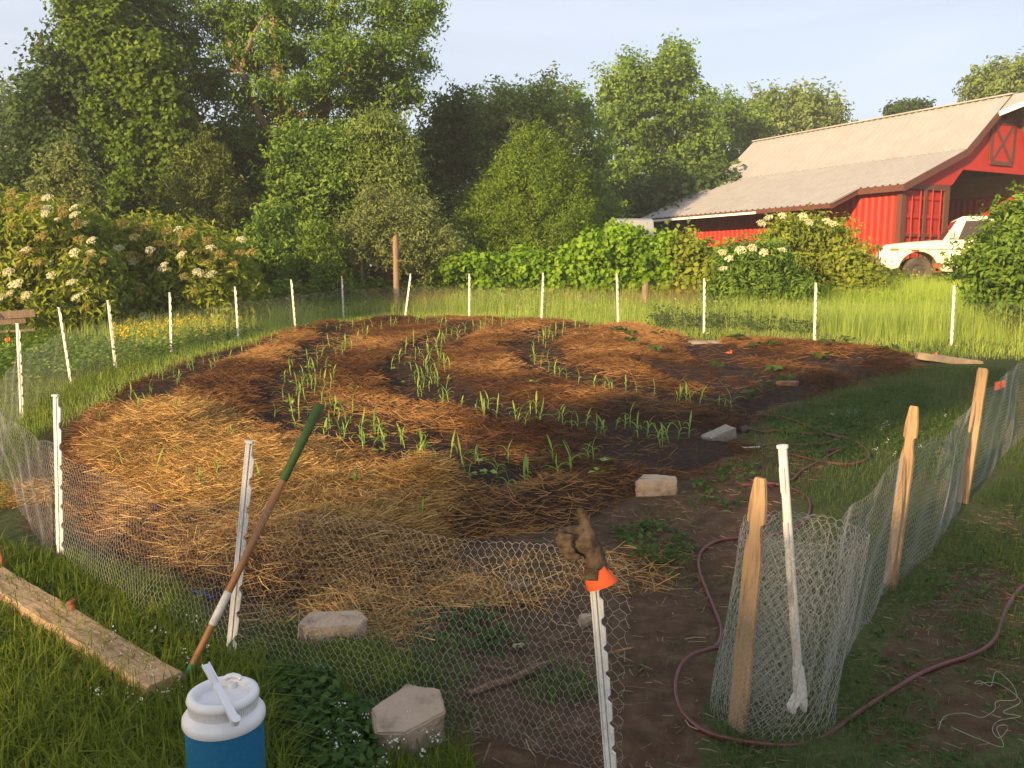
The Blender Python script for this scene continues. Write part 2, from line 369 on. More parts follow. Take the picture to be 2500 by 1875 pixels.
def crown_arrays(seed, clumps, leaves, size, cluster=.35, per=34, aspect=.5, hang=0., shell=.24, up=.35, outw=.6, gap=0.):
    """clumps: (cx,cy,cz,rx,ry,rz)"""
    rs = np.random.default_rng(seed); cl = np.array(clumps, float)
    wgt = (cl[:, 3] * cl[:, 5] + cl[:, 3] * cl[:, 4]) ; wgt /= wgt.sum()
    nc = max(4, leaves // per); ci = rs.choice(len(cl), nc, p=wgt)
    u = unit(rs.normal(size=(nc, 3)))
    rr = 1 - np.abs(rs.normal(size=(nc, 1))) * shell
    rr = np.clip(rr, .05, 1.12) + rs.normal(size=(nc, 1)) * .09
    hole = np.sin(u[:, 0] * 5 + ci * 1.7) + np.sin(u[:, 1] * 5.5 + ci * 2.9) + np.sin(u[:, 2] * 6 + ci)
    rr = rr * np.where(hole > .9, .78, 1.)[:, None]
    cc = cl[ci, :3] + u * rr * cl[ci, 3:6]
    k = np.repeat(np.arange(nc), per); n = len(k)
    cs = cluster * rs.uniform(.6, 1.3, nc)
    ax = unit(u * .8 + rs.normal(size=(nc, 3)) * .6 + np.array([0, 0, .15 - hang]))      # leaves line up along little twigs
    off = ax[k] * (rs.uniform(-1, 1.1, n) * cs[k])[:, None] + rs.normal(size=(n, 3)) * cs[k][:, None] * np.array([.38, .38, .26])
    P = cc[k] + off
    if gap:
        keep = rs.random(n) > gap; P = P[keep]; k = k[keep]; n = len(k); off = off[keep]
    N = u[k] * outw + np.array([0, 0, up]) + rs.normal(size=(n, 3)) * .62 + unit(off) * .25
    D = rs.normal(size=(n, 3)) + np.array([0, 0, -hang * 2])
    base = rs.random(nc)
    t = np.clip(base[k] * .6 + rs.random(n) * .4 + (u[k][:, 2] * .1), 0, 1)
    return leaf_arrays(rs, P, N, size * rs.uniform(.65, 1.25, n), aspect, D, tint=t)
def pxclumps(lst, y, ry=None, jit=0):
    o = []
    for i, c in enumerate(lst):
        px, py, rx, rz = c[:4]; yy = y + (c[4] if len(c) > 4 else 0)
        p = deep(px, py, yy); s = mpp(yy); o.append((p.x, p.y, p.z, rx * s, (ry or rx * s), rz * s))
    return o
def limb(mb, a, b, r0, r1, seed, wob=.12, seg=7):
    rs = random.Random(seed); a = Vector(a); b = Vector(b); l = (b - a).length; pts = []
    o1 = Vector((rs.uniform(-1, 1), rs.uniform(-1, 1), rs.uniform(-.3, .3))) * l * wob
    for i in range(seg):
        t = i / (seg - 1); pts.append(a.lerp(b, t) + o1 * math.sin(t * math.pi) + Vector((rs.uniform(-1, 1), rs.uniform(-1, 1), 0)) * l * .012)
    mb.tube(pts, [r0 + (r1 - r0) * i / (seg - 1) for i in range(seg)], 7)
def tree(name, label, seed, clumps, base, leaves, size, m, bark='bark', cat='tree', group=None, r0=.16, limbs=None, trunkpts=None, extra=None, **kw):
    root = empty(name, base); tag(root, label, cat, group)
    V, Q, T = crown_arrays(seed, clumps, leaves, size, **kw)
    V = V - np.array(base)
    link('crown', npmesh('crown', V, Q, attrs={'tint': T}), M[m], root)
    mb = MB(); bz = Vector(base); cl = np.array(clumps)
    if trunkpts:
        for i, (pts, ra, rb) in enumerate(trunkpts):
            mb.tube([Vector(p) - bz for p in pts], list(np.linspace(ra, rb, len(pts))), 9)
        tops = [Vector(p[0][-1]) - bz for p in trunkpts] + [Vector(p[0][len(p[0]) // 2]) - bz for p in trunkpts]
    else:
        c = Vector(cl[:, :3].mean(0)) - bz
        limb(mb, (0, 0, -.1), c * .75, r0, r0 * .5, seed, .05); tops = [c * .75, c * .45]
    rs = random.Random(seed)
    for i in range(len(cl)):
        if rs.random() < (limbs if limbs is not None else .7):
            p = Vector(cl[i, :3]) - bz
            s = min(tops, key=lambda q: (q - p).length + (6 if q.z > p.z + .3 else 0))
            limb(mb, s, p, r0 * .38, r0 * .1, seed + i)
    mb.build('trunk', M[bark], root, smooth=True)
    return root
def cone_arrays(seed, base, top, rad, n, size=.13, lumps=9, power=.85, aspect=.3):
    """cedar: feathery upswept sprays on a lumpy cone; base/top Vectors"""
    rs = np.random.default_rng(seed); base = np.array(base); top = np.array(top); h = top[2] - base[2]
    per = 30; nc = n // per
    t = 1 - np.sqrt(rs.random(nc)) ; t = np.clip(t, 0, .995); a = rs.random(nc) * 2 * np.pi
    lump = 1 + .16 * np.sin(a * 3 + t * 9 + seed) + .12 * np.sin(a * 7 - t * 23) + .10 * rs.normal(size=nc)
    r = rad * (1 - t) ** power * lump * np.clip(1 - np.abs(rs.normal(size=nc)) * .16, .3, 1.1)
    c = base + (top - base) * t[:, None] + np.stack([np.cos(a) * r, np.sin(a) * r, np.zeros(nc)], 1)
    outv = np.stack([np.cos(a), np.sin(a), np.zeros(nc)], 1)
    ax = unit(outv * .75 + np.array([0, 0, .55]) + rs.normal(size=(nc, 3)) * .3)
    k = np.repeat(np.arange(nc), per); m = len(k)
    s = rs.uniform(-.5, .5, m)[:, None]; P = c[k] + ax[k] * s * .42 + rs.normal(size=(m, 3)) * .085
    D = ax[k] + rs.normal(size=(m, 3)) * .45; N = outv[k] * .5 + np.array([0, 0, .3]) + rs.normal(size=(m, 3)) * .6
    b = rs.random(nc)
    return leaf_arrays(rs, P, N, size * rs.uniform(.6, 1.3, m), aspect, D, tint=np.clip(b[k] * .65 + rs.random(m) * .35, 0, 1))
def cedar(name, label, seed, base, top, rad, n, m, size=.13, **kw):
    root = empty(name, base); tag(root, label, 'tree')
    b = Vector(base); V, Q, T = cone_arrays(seed, (0, 0, .15), Vector(top) - b, rad, n, size, **kw)
    link('crown', npmesh('crown', V, Q, attrs={'tint': T}), M[m], root)
    mb = MB(); limb(mb, (0, 0, -.1), (Vector(top) - b) * .9, rad * .09, .02, seed, .02)
    mb.build('trunk', M['bark'], root, smooth=True); return root
def blades(seed, P, h, wid, lean=.35, tintbias=0, droop=.5):
    """grass: bent tapering blades, P (n,3)"""
    rs = np.random.default_rng(seed); n = len(P)
    a = rs.random(n) * 2 * np.pi; D = np.stack([np.cos(a), np.sin(a), np.zeros(n)], 1); W = np.stack([-np.sin(a), np.cos(a), np.zeros(n)], 1)
    b = rs.random(n) * 2 * np.pi; W = W * np.cos(b)[:, None] + D * np.sin(b)[:, None] * .5
    h = np.asarray(h).reshape(-1, 1) * np.ones((n, 1)); wid = np.asarray(wid).reshape(-1, 1) * np.ones((n, 1))
    le = np.abs(rs.normal(size=(n, 1))) * lean
    V = np.empty((n, 5, 3)); Z = np.array([0, 0, 1.])
    V[:, 0] = P - W * wid * .5; V[:, 1] = P + W * wid * .5
    mid = P + D * h * le * .4 + Z * h * .58; V[:, 2] = mid - W * wid * .42; V[:, 3] = mid + W * wid * .42
    V[:, 4] = P + D * h * le * (1 + droop) + Z * h * np.clip(1 - droop * le * .8, .15, 1)
    q = (np.arange(n) * 5)[:, None]
    Q = np.concatenate([q + np.array([[0, 1, 3]]), q + np.array([[0, 3, 2]]), q + np.array([[2, 3, 4]])], 0)
    return V.reshape(-1, 3), Q, np.repeat(np.clip(rs.random(n) + tintbias, 0, 1), 5)
def sticks(seed, P, length, wid, tilt=.15, ang=None, bend=.08):
    """flat straws lying about, two segments each"""
    rs = np.random.default_rng(seed); n = len(P)
    a = rs.random(n) * np.pi * 2 if ang is None else ang
    t = rs.normal(size=n) * tilt
    D = np.stack([np.cos(a) * np.cos(t), np.sin(a) * np.cos(t), np.sin(t)], 1); r = rs.normal(size=(n, 3)); W = unit(np.cross(D, r)); U = np.cross(W, D)
    l = np.asarray(length).reshape(-1, 1) * np.ones((n, 1)); wd = np.asarray(wid).reshape(-1, 1) * np.ones((n, 1))
    bd = rs.normal(size=(n, 1)) * bend * l
    side = np.stack([-np.sin(a), np.cos(a), np.zeros(n)], 1)
    V = np.empty((n, 6, 3)); mid = P + side * bd
    V[:, 0] = P - D * l * .5 - W * wd * .5; V[:, 1] = P - D * l * .5 + W * wd * .5
    V[:, 2] = mid - W * wd * .5; V[:, 3] = mid + W * wd * .5
    V[:, 4] = P + D * l * .5 - W * wd * .4; V[:, 5] = P + D * l * .5 + W * wd * .4
    q = (np.arange(n) * 6)[:, None]
    Q = np.concatenate([q + np.array([[0, 1, 3, 2]]), q + np.array([[2, 3, 5, 4]])], 0)
    return V.reshape(-1, 3), Q, np.repeat(rs.random(n), 6)
def stuff(name, label, cat, arr, m, attrs=None):
    V, Q, T = arr
    o = link(name, npmesh(name, V, Q, attrs={'tint': T}), M[m]); tag(o, label, cat, None, 'stuff'); return o
def scatter(rs, poly, n):
    lo = poly.min(0); hi = poly.max(0); P = np.zeros((0, 2))
    while len(P) < n:
        q = rs.uniform(lo, hi, (n * 2, 2)); P = np.concatenate([P, q[inside(poly, q[:, 0], q[:, 1])]])
    return P[:n]

# ------------------------------------------------------------------ ground and garden bed
BED = polyw([(120, 975), (170, 905), (290, 825), (420, 772), (560, 738), (700, 699), (850, 691), (1170, 699), (1390, 711), (1500, 738), (1700, 742),
             (1990, 772), (1990, 800), (1830, 838), (1720, 880), (1630, 915), (1600, 950), (1650, 985), (1560, 1020), (1400, 1060), (1300, 1110), (1180, 1150),
             (1000, 1180), (960, 1240), (880, 1290), (600, 1315), (430, 1300), (250, 1235), (150, 1110)])
FRESH = polyw([(185, 985), (290, 905), (420, 890), (500, 920), (560, 975), (700, 985), (760, 1040), (860, 1045), (1000, 1110), (975, 1190), (920, 1270), (800, 1290), (600, 1300), (420, 1285), (250, 1200)])
ROWS = [polyw([(560, 745), (480, 775), (400, 800), (350, 850), (300, 880)]), polyw([(760, 700), (720, 740), (680, 790), (640, 840), (610, 880), (660, 920), (740, 945), (830, 965), (900, 990), (990, 1030), (1100, 1060)]),
        polyw([(900, 700), (1000, 715), (940, 750), (900, 790), (890, 830), (940, 860), (1030, 890), (1130, 915), (1250, 930), (1380, 945), (1500, 950)]),
        polyw([(1290, 712), (1180, 725), (1150, 760), (1180, 800), (1240, 830), (1350, 855), (1450, 870), (1580, 885)]), polyw([(1520, 745), (1540, 790), (1640, 830), (1700, 850)]),
        polyw([(1780, 790), (1900, 785), (1960, 785)]), polyw([(1430, 800), (1560, 848), (1700, 872)]), polyw([(1580, 765), (1700, 792), (1840, 815)])]
MOUNDS = [(at(925, 1085), .32, .16), (at(1225, 1105), .32, .12), (at(1235, 985), .28, .10), (at(1370, 905), .3, .10), (at(700, 1240), .4, .08), (at(350, 960), .4, .08)]
PUDDLE = polyw([(1240, 985), (1330, 955), (1450, 955), (1600, 975), (1640, 1000), (1500, 1030), (1380, 1045), (1270, 1025)])
def axis(a, b, fine, lo, hi, far):
    c = list(np.arange(a, b + 1e-6, fine)); x = a; s = fine
    while x > lo: s *= 1.25; x -= s; c.insert(0, x)
    x = b; s = fine
    while x < hi: s *= 1.25; x += s; c.append(x)
    return np.array(c)
def bedh(X, Y):
    d = distline(BED, X, Y, True); ins = inside(BED, X, Y); sd = np.where(ins, d, -d)
    e = np.clip((sd + .12) / .45, 0, 1); e = e * e * (3 - 2 * e)
    row = np.full(X.shape, 9.)
    for r in ROWS: row = np.minimum(row, distline(r, X, Y))
    wob = vnoise(X, Y, 3, 1.6)
    strip = np.clip((row - .22 - .45 * (wob - .35) - .30 * (vnoise(X, Y, 4, 5., 2) - .5)) / .22, 0, 1)               # 0 in the open soil along the corn, 1 on mulch
    pud = np.where(inside(PUDDLE, X, Y), 1, 0) * np.clip(distline(PUDDLE, X, Y, True) / .15, 0, 1)
    strip = strip * (1 - pud)
    fr = np.where(inside(FRESH, X, Y), 1., 0.) * np.clip(distline(FRESH, X, Y, True) / .6, 0, 1)
    h = .03 + strip * (.02 + .07 * vnoise(X, Y, 5, 1.1, 3) + .05 * vnoise(X, Y, 6, 3.2, 2)) + fr * (.01 + .08 * vnoise(X, Y, 9, 1.5, 3) + .06 * vnoise(X, Y, 8, 4., 2)) + .025 * vnoise(X, Y, 11, 6, 2)
    for c_, r_, a_ in MOUNDS: h = h + a_ * np.exp(-((X - c_.x) ** 2 + (Y - c_.y) ** 2) / (r_ * r_) * 1.6)
    return -.07 + e * (h + .07), strip, fr, sd
gx = axis(-6.5, 7.5, .07, -190, 190, 1); gy = axis(1.2, 9, .06, -110, 230, 1)
XX, YY = np.meshgrid(gx, gy); ZZ = G(XX, YY)
near = np.clip((14 - np.hypot(XX, YY - 3)) / 8, 0, 1)
ZZ += near * (.05 * (vnoise(XX, YY, 1, 1.3) - .5) + .05 * (vnoise(XX, YY, 2, 5, 3) - .5))
binside = inside(BED, XX, YY) & (distline(BED, XX, YY, True) > .3); ZZ[binside] -= .12
DIRT = polyw([(1000, 1180), (1180, 1140), (1320, 1090), (1500, 1000), (1660, 960), (1800, 1000), (1700, 1100), (1600, 1200), (1560, 1400), (1500, 1700), (1300, 1800), (1000, 1800), (950, 1500), (800, 1400), (560, 1330), (960, 1230)])
RUT = polyw([(1900, 1380), (2212, 1080), (2400, 1060), (2400, 1500), (2100, 1650), (1850, 1620)])
gr = np.ones(XX.shape)
dd = distline(DIRT, XX, YY, True); gr = np.where(inside(DIRT, XX, YY), -.15 * np.clip(dd / .3, 0, 1) + .35, 1); gr = np.where(inside(RUT, XX, YY), .42, gr)
gr = np.where(distline(BED, XX, YY, True) < .3, np.minimum(gr, .4), gr)
ny, nx = XX.shape; I = np.arange(nx * ny).reshape(ny, nx)
Qg = np.stack([I[:-1, :-1], I[:-1, 1:], I[1:, 1:], I[1:, :-1]], -1).reshape(-1, 4)
go = link('ground', npmesh('ground', np.stack([XX, YY, ZZ], -1).reshape(-1, 3), Qg, True, {'green': gr.ravel()}), M['ground']); tag(go, kind='structure')
bx = np.arange(BED[:, 0].min() - .3, BED[:, 0].max() + .3, .05); by = np.arange(BED[:, 1].min() - .3, BED[:, 1].max() + .3, .05)
BX, BY = np.meshgrid(bx, by); BH, BS, BF, BSD = bedh(BX, BY)
ny, nx = BX.shape; I = np.arange(nx * ny).reshape(ny, nx)
Qb = np.stack([I[:-1, :-1], I[:-1, 1:], I[1:, 1:], I[1:, :-1]], -1).reshape(-1, 4)
okv = (BSD > -.22).ravel(); Qb = Qb[okv[Qb].all(1)]
bo = link('garden_bed', npmesh('garden_bed', np.stack([BX, BY, G(BX, BY) + BH], -1).reshape(-1, 3), Qb, True, {'mulch': np.clip(BS, 0, 1).ravel(), 'fresh': BF.ravel()}), M['bed']); tag(bo, kind='structure')
def surf(X, Y):
    """top of ground or bed"""
    h, s, f, sd = bedh(X, Y); g = G(X, Y)
    return np.where(sd > 0, g + np.maximum(h, 0), g), s, f, sd
def top(x, y):
    return float(surf(np.array([x]), np.array([y]))[0][0])

# ------------------------------------------------------------------ barn on shipping containers
BC = Vector((13.6, 29.7, 0)); BU = Vector((-.4725, .881, 0)); BV = Vector((.881, .4725, 0)); BZ = 1.88
def B(t, s, z): p = BC + BV * t + BU * s; return Vector((p.x, p.y, z))
barn = empty('barn', B(0, 0, BZ)); tag(barn, 'red barn with tan ribbed metal roof built over two shipping containers', 'barn')
def bpart(mb, name, m, parent=None, **k): 
    o = mb.build(name, M[m], None, **k)
    o.parent = parent or barn
    if parent is None: o.matrix_parent_inverse = Matrix.Translation(barn.location).inverted()
    return o
TE, TL, TB, TR = -.38, -1.74, 2.9, 5.3                 # eave, lean-to eave, slope break, ridge
ZR = 8.05; ZB = 5.95; ZE = ZB - .42 * (TB - TE); ZL = ZB - .42 * (TB - TL)
SEND = 12.75
def sheet(t0, z0, t1, z1, s0, s1):
    prof = []; s = s0; pitch = .34
    n = max(1, round((s1 - s0) / pitch)); pitch = (s1 - s0) / n
    for i in range(n):
        a = s0 + i * pitch
        prof += [(a, 0), (a + pitch * .66, 0), (a + pitch * .72, .042), (a + pitch * .94, .042)]
    prof.append((s1, 0)); nl = Vector((-(z1 - z0), 0, t1 - t0)).normalized()
    vs = []
    for (t, z) in ((t0, z0), (t1, z1)):
        for ss, h in prof: vs.append(B(t + nl.x * h, ss, z + nl.z * h))
    m = len(prof); return MB().add(vs, [(i, i + 1, m + i + 1, m + i) for i in range(m - 1)])
def zlow(t): return ZB - .42 * (TB - t)
rng = random.Random(4)
s = -.32; k = 0
while s < SEND - .05:
    e = min(s + .915, SEND)
    bpart(sheet(TB - .05, ZB - .02 + .012, TR, ZR, s, e), 'roof_panel', 'roof')
    tl = TE if e <= 1.6 else TL
    bpart(sheet(tl, zlow(tl), TB, ZB, s, e), 'roof_panel', 'roof')
    s = e; k += 1
for side in (0, 1):                                     # far slope, seen only from elsewhere
    f = (lambda t: 2 * TR - t)
    bpart(sheet(f(TB), ZB, TR, ZR, -.32, SEND) if side == 0 else sheet(f(TE), ZE, f(TB), ZB, -.32, SEND), 'roof_panel', 'roof')
mb = MB(); mb.beam(B(TR, -.4, ZR + .02), B(TR, SEND + .05, ZR + .02), .30, .05); bpart(mb, 'ridge_cap', 'roof')
# deck below the sheets
def slab(t0, z0, t1, z1, s0, s1, th): 
    return MB().prism([(t0, z0 - .03), (t1, z1 - .03), (t1, z1 - th), (t0, z0 - th)], s0, s1, lambda u, v, w: B(u, w, v))
bpart(slab(TB, ZB, TR, ZR, -.26, SEND - .05, .12), 'roof_deck', 'deck'); bpart(slab(TL + .03, ZL, TB, ZB, 1.7, SEND - .05, .12), 'roof_deck', 'deck')
bpart(slab(TE + .03, ZE, TB, ZB, -.26, 1.69, .12), 'roof_deck', 'deck')
bpart(slab(2 * TR - TB, ZB, TR, ZR, -.26, SEND - .05, .12), 'roof_deck', 'deck'); bpart(slab(2 * TR - TE, ZE, 2 * TR - TB, ZB, -.26, SEND - .05, .12), 'roof_deck', 'deck')
def fascia(a, b, h=.22, th=.035, m='brown', nm='fascia'):
    mb = MB(); mb.beam(a + Vector((0, 0, -h / 2)), b + Vector((0, 0, -h / 2)), th, h); return bpart(mb, nm, m)
fascia(B(TL, 1.58, ZL), B(TL, SEND, ZL), .16); fascia(B(TL - .02, 1.58, ZL), B(TE, 1.58, ZE), .2); fascia(B(TE, -.33, ZE), B(TE, 1.56, ZE), .22)
fascia(B(TE - .03, -.345, ZE), B(TB, -.345, ZB), .24); fascia(B(TB, -.345, ZB), B(TR, -.345, ZR), .24)
fascia(B(2 * TR - TE, -.345, ZE), B(2 * TR - TB, -.345, ZB), .24); fascia(B(2 * TR - TB, -.345, ZB), B(TR, -.345, ZR), .24)
mb = MB(); mb.beam(B(TL - .05, 5.2, ZL - .12), B(TL - .05, 12.3, ZL - .12), .05, .09); bpart(mb, 'gutter', 'whitetrim')
# hay hood
for sg in (-1, 1):
    a = B(TR + sg * .78, -.36, ZR - .78 * .88); tip = B(TR, -2.3, ZR + .01); rr = B(TR, -.36, ZR + .01)
    bpart(MB().add([a, tip, rr, a - Vector((0, 0, .05)), tip - Vector((0, 0, .05)), rr - Vector((0, 0, .05))], [(0, 1, 2), (3, 5, 4), (0, 3, 4, 1), (1, 4, 5, 2), (2, 5, 3, 0)]), 'hay_hood', 'roof')
    mb = MB(); mb.beam(a + Vector((0, 0, -.06)) , tip + Vector((0, 0, -.06)), .035, .17); bpart(mb, 'hood_fascia', 'whitetrim')
mb = MB(); mb.beam(B(TR, -.02, 7.2), B(TR, -1.6, 7.9), .09, .14); bpart(mb, 'hood_brace', 'brown')
# gable wall with the clipped drive-through opening
gab = [(TE + .1, 4.69), (2.57, 4.69), (3.15, 5.27), (2 * TR - 3.15, 5.27), (2 * TR - 2.57, 4.69), (2 * TR - TE - .1, 4.69), (2 * TR - TE - .1, ZE - .10), (2 * TR - TB, ZB - .1), (TR, ZR - .12), (TB, ZB - .1), (TE + .1, ZE - .10)]
gab = [(t, z) for t, z in gab if True]
def gable(s0, s1):
    L_ = [(-.28, 4.62), (2.57, 4.69), (3.15, 5.27), (TR, 5.27), (TR, ZR - .14), (TB, ZB - .13), (.05, zlow(.05) - .13)]
    mb = MB(); mb.prism(L_[1:], s0, s1, lambda u, v, w: B(u, w, v)); mb.prism([(2 * TR - u, v) for u, v in L_[1:]], s0, s1, lambda u, v, w: B(u, w, v)); return mb
bpart(gable(-.05, .02), 'gable_wall', 'red')
bpart(gable(11.9, 12.0), 'rear_wall', 'deck')
mb = MB(); mb.box((0, 0, 0), (1, 1, 1)); 
rear = MB().prism([(2.5, BZ), (8.1, BZ), (8.1, 5.3), (2.5, 5.3)], 11.85, 11.95, lambda u, v, w: B(u, w, v)); bpart(rear, 'rear_door', 'deck')
# loft door
T0, T1, Z0, Z1 = 4.62, 5.96, 5.60, 7.08
ld = bpart(MB().prism([(T0, Z0), (T1, Z0), (T1, Z1), (T0, Z1)], -.085, -.055, lambda u, v, w: B(u, w, v)), 'loft_door', 'red')
def trim(a, b, wd, sfront): 
    mb = MB(); mb.beam(B(a[0], sfront, a[1]), B(b[0], sfront, b[1]), .03, wd, up=(0, 0, 1)) if abs(a[0] - b[0]) > .01 and a[1] == b[1] else mb.beam(B(a[0], sfront, a[1]), B(b[0], sfront, b[1]), wd, .03, up=-BU)
    return bpart(mb, 'door_trim', 'brown', ld)
trim((T0, Z0), (T1, Z0), .15, -.105); trim((T0, Z1), (T1, Z1), .15, -.105); trim((T0, Z0 + .08), (T0, Z1 - .08), .15, -.105); trim((T1, Z0 + .08), (T1, Z1 - .08), .15, -.105)
trim((T0 + .1, Z0 + .08), (T1 - .1, Z1 - .08), .11, -.1); trim((T0 + .1, Z1 - .08), (T1 - .1, Z0 + .08), .11, -.112)
# plywood wall inside above the far container
bpart(MB().prism([(8.45, 4.7), (8.5, 4.7), (8.5, 6.2), (8.45, 6.2)], .3, 11.8, lambda u, v, w: B(u, w, v)), 'plywood_wall', 'ply')
# containers
def container(t0, sgn, label):
    """sgn=1: long side at t0 faces the viewer's left"""
    r = empty('shipping_container', B(t0, 0, BZ)); tag(r, label, 'container')
    inv = Matrix.Translation(r.location).inverted()
    def cp(mb, n, m, p=None):
        o = mb.build(n, M[m]); o.parent = p or r
        if p is None: o.matrix_parent_inverse = inv
        return o
    def corr(tt, out):
        prof = []; s = .16
        while s < 11.95: prof += [(s, 0), (s + .07, 0), (s + .138, .036), (s + .208, .036)]; s += .276
        prof.append((s, 0)); vs = []
        for z in (BZ + .15, BZ + 2.68): vs += [B(tt + out * d, ss, z) for ss, d in prof]
        m = len(prof); return MB().add(vs, [(i, i + 1, m + i + 1, m + i) for i in range(m - 1)])
    cp(corr(t0, 1), 'side_wall', 'redside'); cp(corr(t0 + 2.44, -1), 'side_wall', 'redside')
    cp(MB().prism([(t0 + .02, BZ + 2.66), (t0 + 2.42, BZ + 2.66), (t0 + 2.42, BZ + 2.72), (t0 + .02, BZ + 2.72)], .05, 12.1, lambda u, v, w: B(u, w, v)), 'top_sheet', 'redside')
    for tt in (t0, t0 + 2.44):
        mb = MB(); mb.beam(B(tt, .05, BZ + .08), B(tt, 12.15, BZ + .08), .1, .16); mb.beam(B(tt, .05, BZ + 2.73), B(tt, 12.15, BZ + 2.73), .08, .1); cp(mb, 'side_rail', 'redside')
    for tt in (t0 + .02, t0 + 2.42):
        mb = MB(); mb.box(B(tt, .06, BZ + 1.41), (.19, .19, 2.82), Matrix.Rotation(math.atan2(BV.y, BV.x), 3, 'Z')); cp(mb, 'corner_post', 'brown')
    mb = MB(); mb.beam(B(t0 + .1, .03, BZ + 2.70), B(t0 + 2.34, .03, BZ + 2.70), .14, .22); cp(mb, 'door_header', 'brown'); mb = MB(); mb.beam(B(t0 + .1, .03, BZ + .08), B(t0 + 2.34, .03, BZ + .08), .14, .16); cp(mb, 'door_sill', 'brown')
    for k in (0, 1):
        a = t0 + .13 + k * 1.1; b = a + 1.08
        vs = []; zz = [.17, .3, .36, .9, .96, 1.05, 1.11, 1.55, 1.61, 1.70, 1.76, 2.2, 2.26, 2.35, 2.41, 2.57]; dd = [0, 0, .05, .05, 0, 0, .05, .05, 0, 0, .05, .05, 0, 0, .05, .05][:len(zz)]
        for tt in (a, b): vs += [B(tt, .04 + d, BZ + z) for z, d in zip(zz, dd)]
        m = len(zz); dr = cp(MB().add(vs, [(i, i + 1, m + i + 1, m + i) for i in range(m - 1)]), 'door', 'redside')
        for e0 in (a + .03, b - .03):
            mb = MB(); mb.beam(B(e0, .0, BZ + .16), B(e0, .0, BZ + 2.58), .05, .06, up=-BU); cp(mb, 'door_edge', 'brown', dr)
        mb = MB(); mb.beam(B(a + .04, .0, BZ + 1.0), B(b - .04, .0, BZ + 1.0), .05, .1); cp(mb, 'door_band', 'brown', dr)
        for e0 in (a + .33, b - .3):
            mb = MB(); mb.tube([B(e0, -.04, BZ + .1), B(e0, -.04, BZ + 2.62)], .02, 8); mb.box(B(e0, -.05, BZ + 1.05), (.05, .05, .22)); cp(mb, 'lock_rod', 'redside', dr)
    mb = MB(); mb.box(B(t0 + .42, -.06, BZ + .55), (.1, .03, .16), Matrix.Rotation(math.atan2(BV.y, BV.x), 3, 'Z')); cp(mb, 'lock_box', 'greymetal')
    mb = MB().prism([(t0 + .03, BZ + .15), (t0 + 2.41, BZ + .15), (t0 + 2.41, BZ + 2.66), (t0 + .03, BZ + 2.66)], 12.05, 12.1, lambda u, v, w: B(u, w, v)); cp(mb, 'end_wall', 'redside')
    return r
container(0, 1, 'red corrugated shipping container with brown double doors facing the truck')
container(2 * TR - 2.44, 1, 'red corrugated shipping container seen through the barn opening')

# ------------------------------------------------------------------ pickup truck
tx, ty = 10.95, 25.1
truck = empty('pickup_truck', (tx, ty, float(G(12.2, 25.2)) - .03), R(-21)); tag(truck, 'old cream pickup truck with rust spots parked nose left before the barn', 'truck')
TS = 1.12
truck.scale = (TS, TS, TS)
def arc(cx, cz, r, a0, a1, n): return [(cx + r * math.cos(R(a0 + (a1 - a0) * i / n)), cz + r * math.sin(R(a0 + (a1 - a0) * i / n))) for i in range(n + 1)]
low = [(0.02, .52), (.30, .42)] + arc(.92, .42, .46, 175, 5, 10) + [(1.5, .36), (3.15, .36), (3.2, .42)] + arc(3.95, .42, .46, 175, 5, 10) + [(4.5, .46), (5.15, .52)]
upl = [(5.15, 1.08), (3.25, 1.10), (1.45, 1.13), (.5, 1.06), (.08, 1.0), (0, .93)]
body = MB().prism(low + upl, .02, 1.84, lambda u, v, w: (u, w, v)).build('body', M['truck'], truck, bevel=.035)
hood = MB()
hs = [(.03, .98, .25), (.15, 1.06, .18), (.7, 1.12, .10), (1.45, 1.17, .05)]
vs = []
for x, z, ins in hs: vs += [(x, .05 + ins * .3, z - .06), (x, .22 + ins * .3, z), (x, .93, z + .035), (x, 1.64 - ins * .3, z), (x, 1.81 - ins * .3, z - .06)]
hood.add(vs, [(i * 5 + j, i * 5 + j + 1, i * 5 + 6 + j, i * 5 + 5 + j) for i in range(3) for j in range(4)]).build('hood', M['truck'], truck, smooth=True)
cabp = [(1.42, .06, 1.10), (3.12, .06, 1.10), (3.12, 1.80, 1.10), (1.42, 1.80, 1.10), (1.80, .20, 1.72), (2.95, .20, 1.72), (2.95, 1.66, 1.72), (1.80, 1.66, 1.72), (1.9, .26, 1.78), (2.86, .26, 1.78), (2.86, 1.60, 1.78), (1.9, 1.60, 1.78)]
MB().add(cabp, [(0, 1, 5, 4), (1, 2, 6, 5), (2, 3, 7, 6), (3, 0, 4, 7), (4, 5, 9, 8), (5, 6, 10, 9), (6, 7, 11, 10), (7, 4, 8, 11), (8, 9, 10, 11)]).build('cab', M['truck'], truck, bevel=.03)
def lerp3(a, b, t): return tuple(a[i] + (b[i] - a[i]) * t for i in range(3))
def pane(q, off, name, u0, u1, v0, v1):
    a, b, c, d = [Vector(cabp[i]) for i in q]; n = (b - a).cross(d - a).normalized()
    f = lambda u, v: (a.lerp(b, u)).lerp(d.lerp(c, u), v) + n * off
    return MB().add([f(u0, v0), f(u1, v0), f(u1, v1), f(u0, v1)], [(0, 1, 2, 3)]).build(name, M['glass'], truck)
pane((0, 1, 5, 4), .006, 'side_window', .16, .88, .12, .9); pane((3, 0, 4, 7), .006, 'windshield', .06, .94, .1, .92); pane((2, 3, 7, 6), .006, 'side_window', .12, .84, .12, .9); pane((1, 2, 6, 5), .006, 'rear_window', .15, .85, .15, .85)
mb = MB(); mb.beam((1.75, .04, 1.12), (1.96, .17, 1.70), .03, .05); mb.build('window_post', M['truck'], truck)
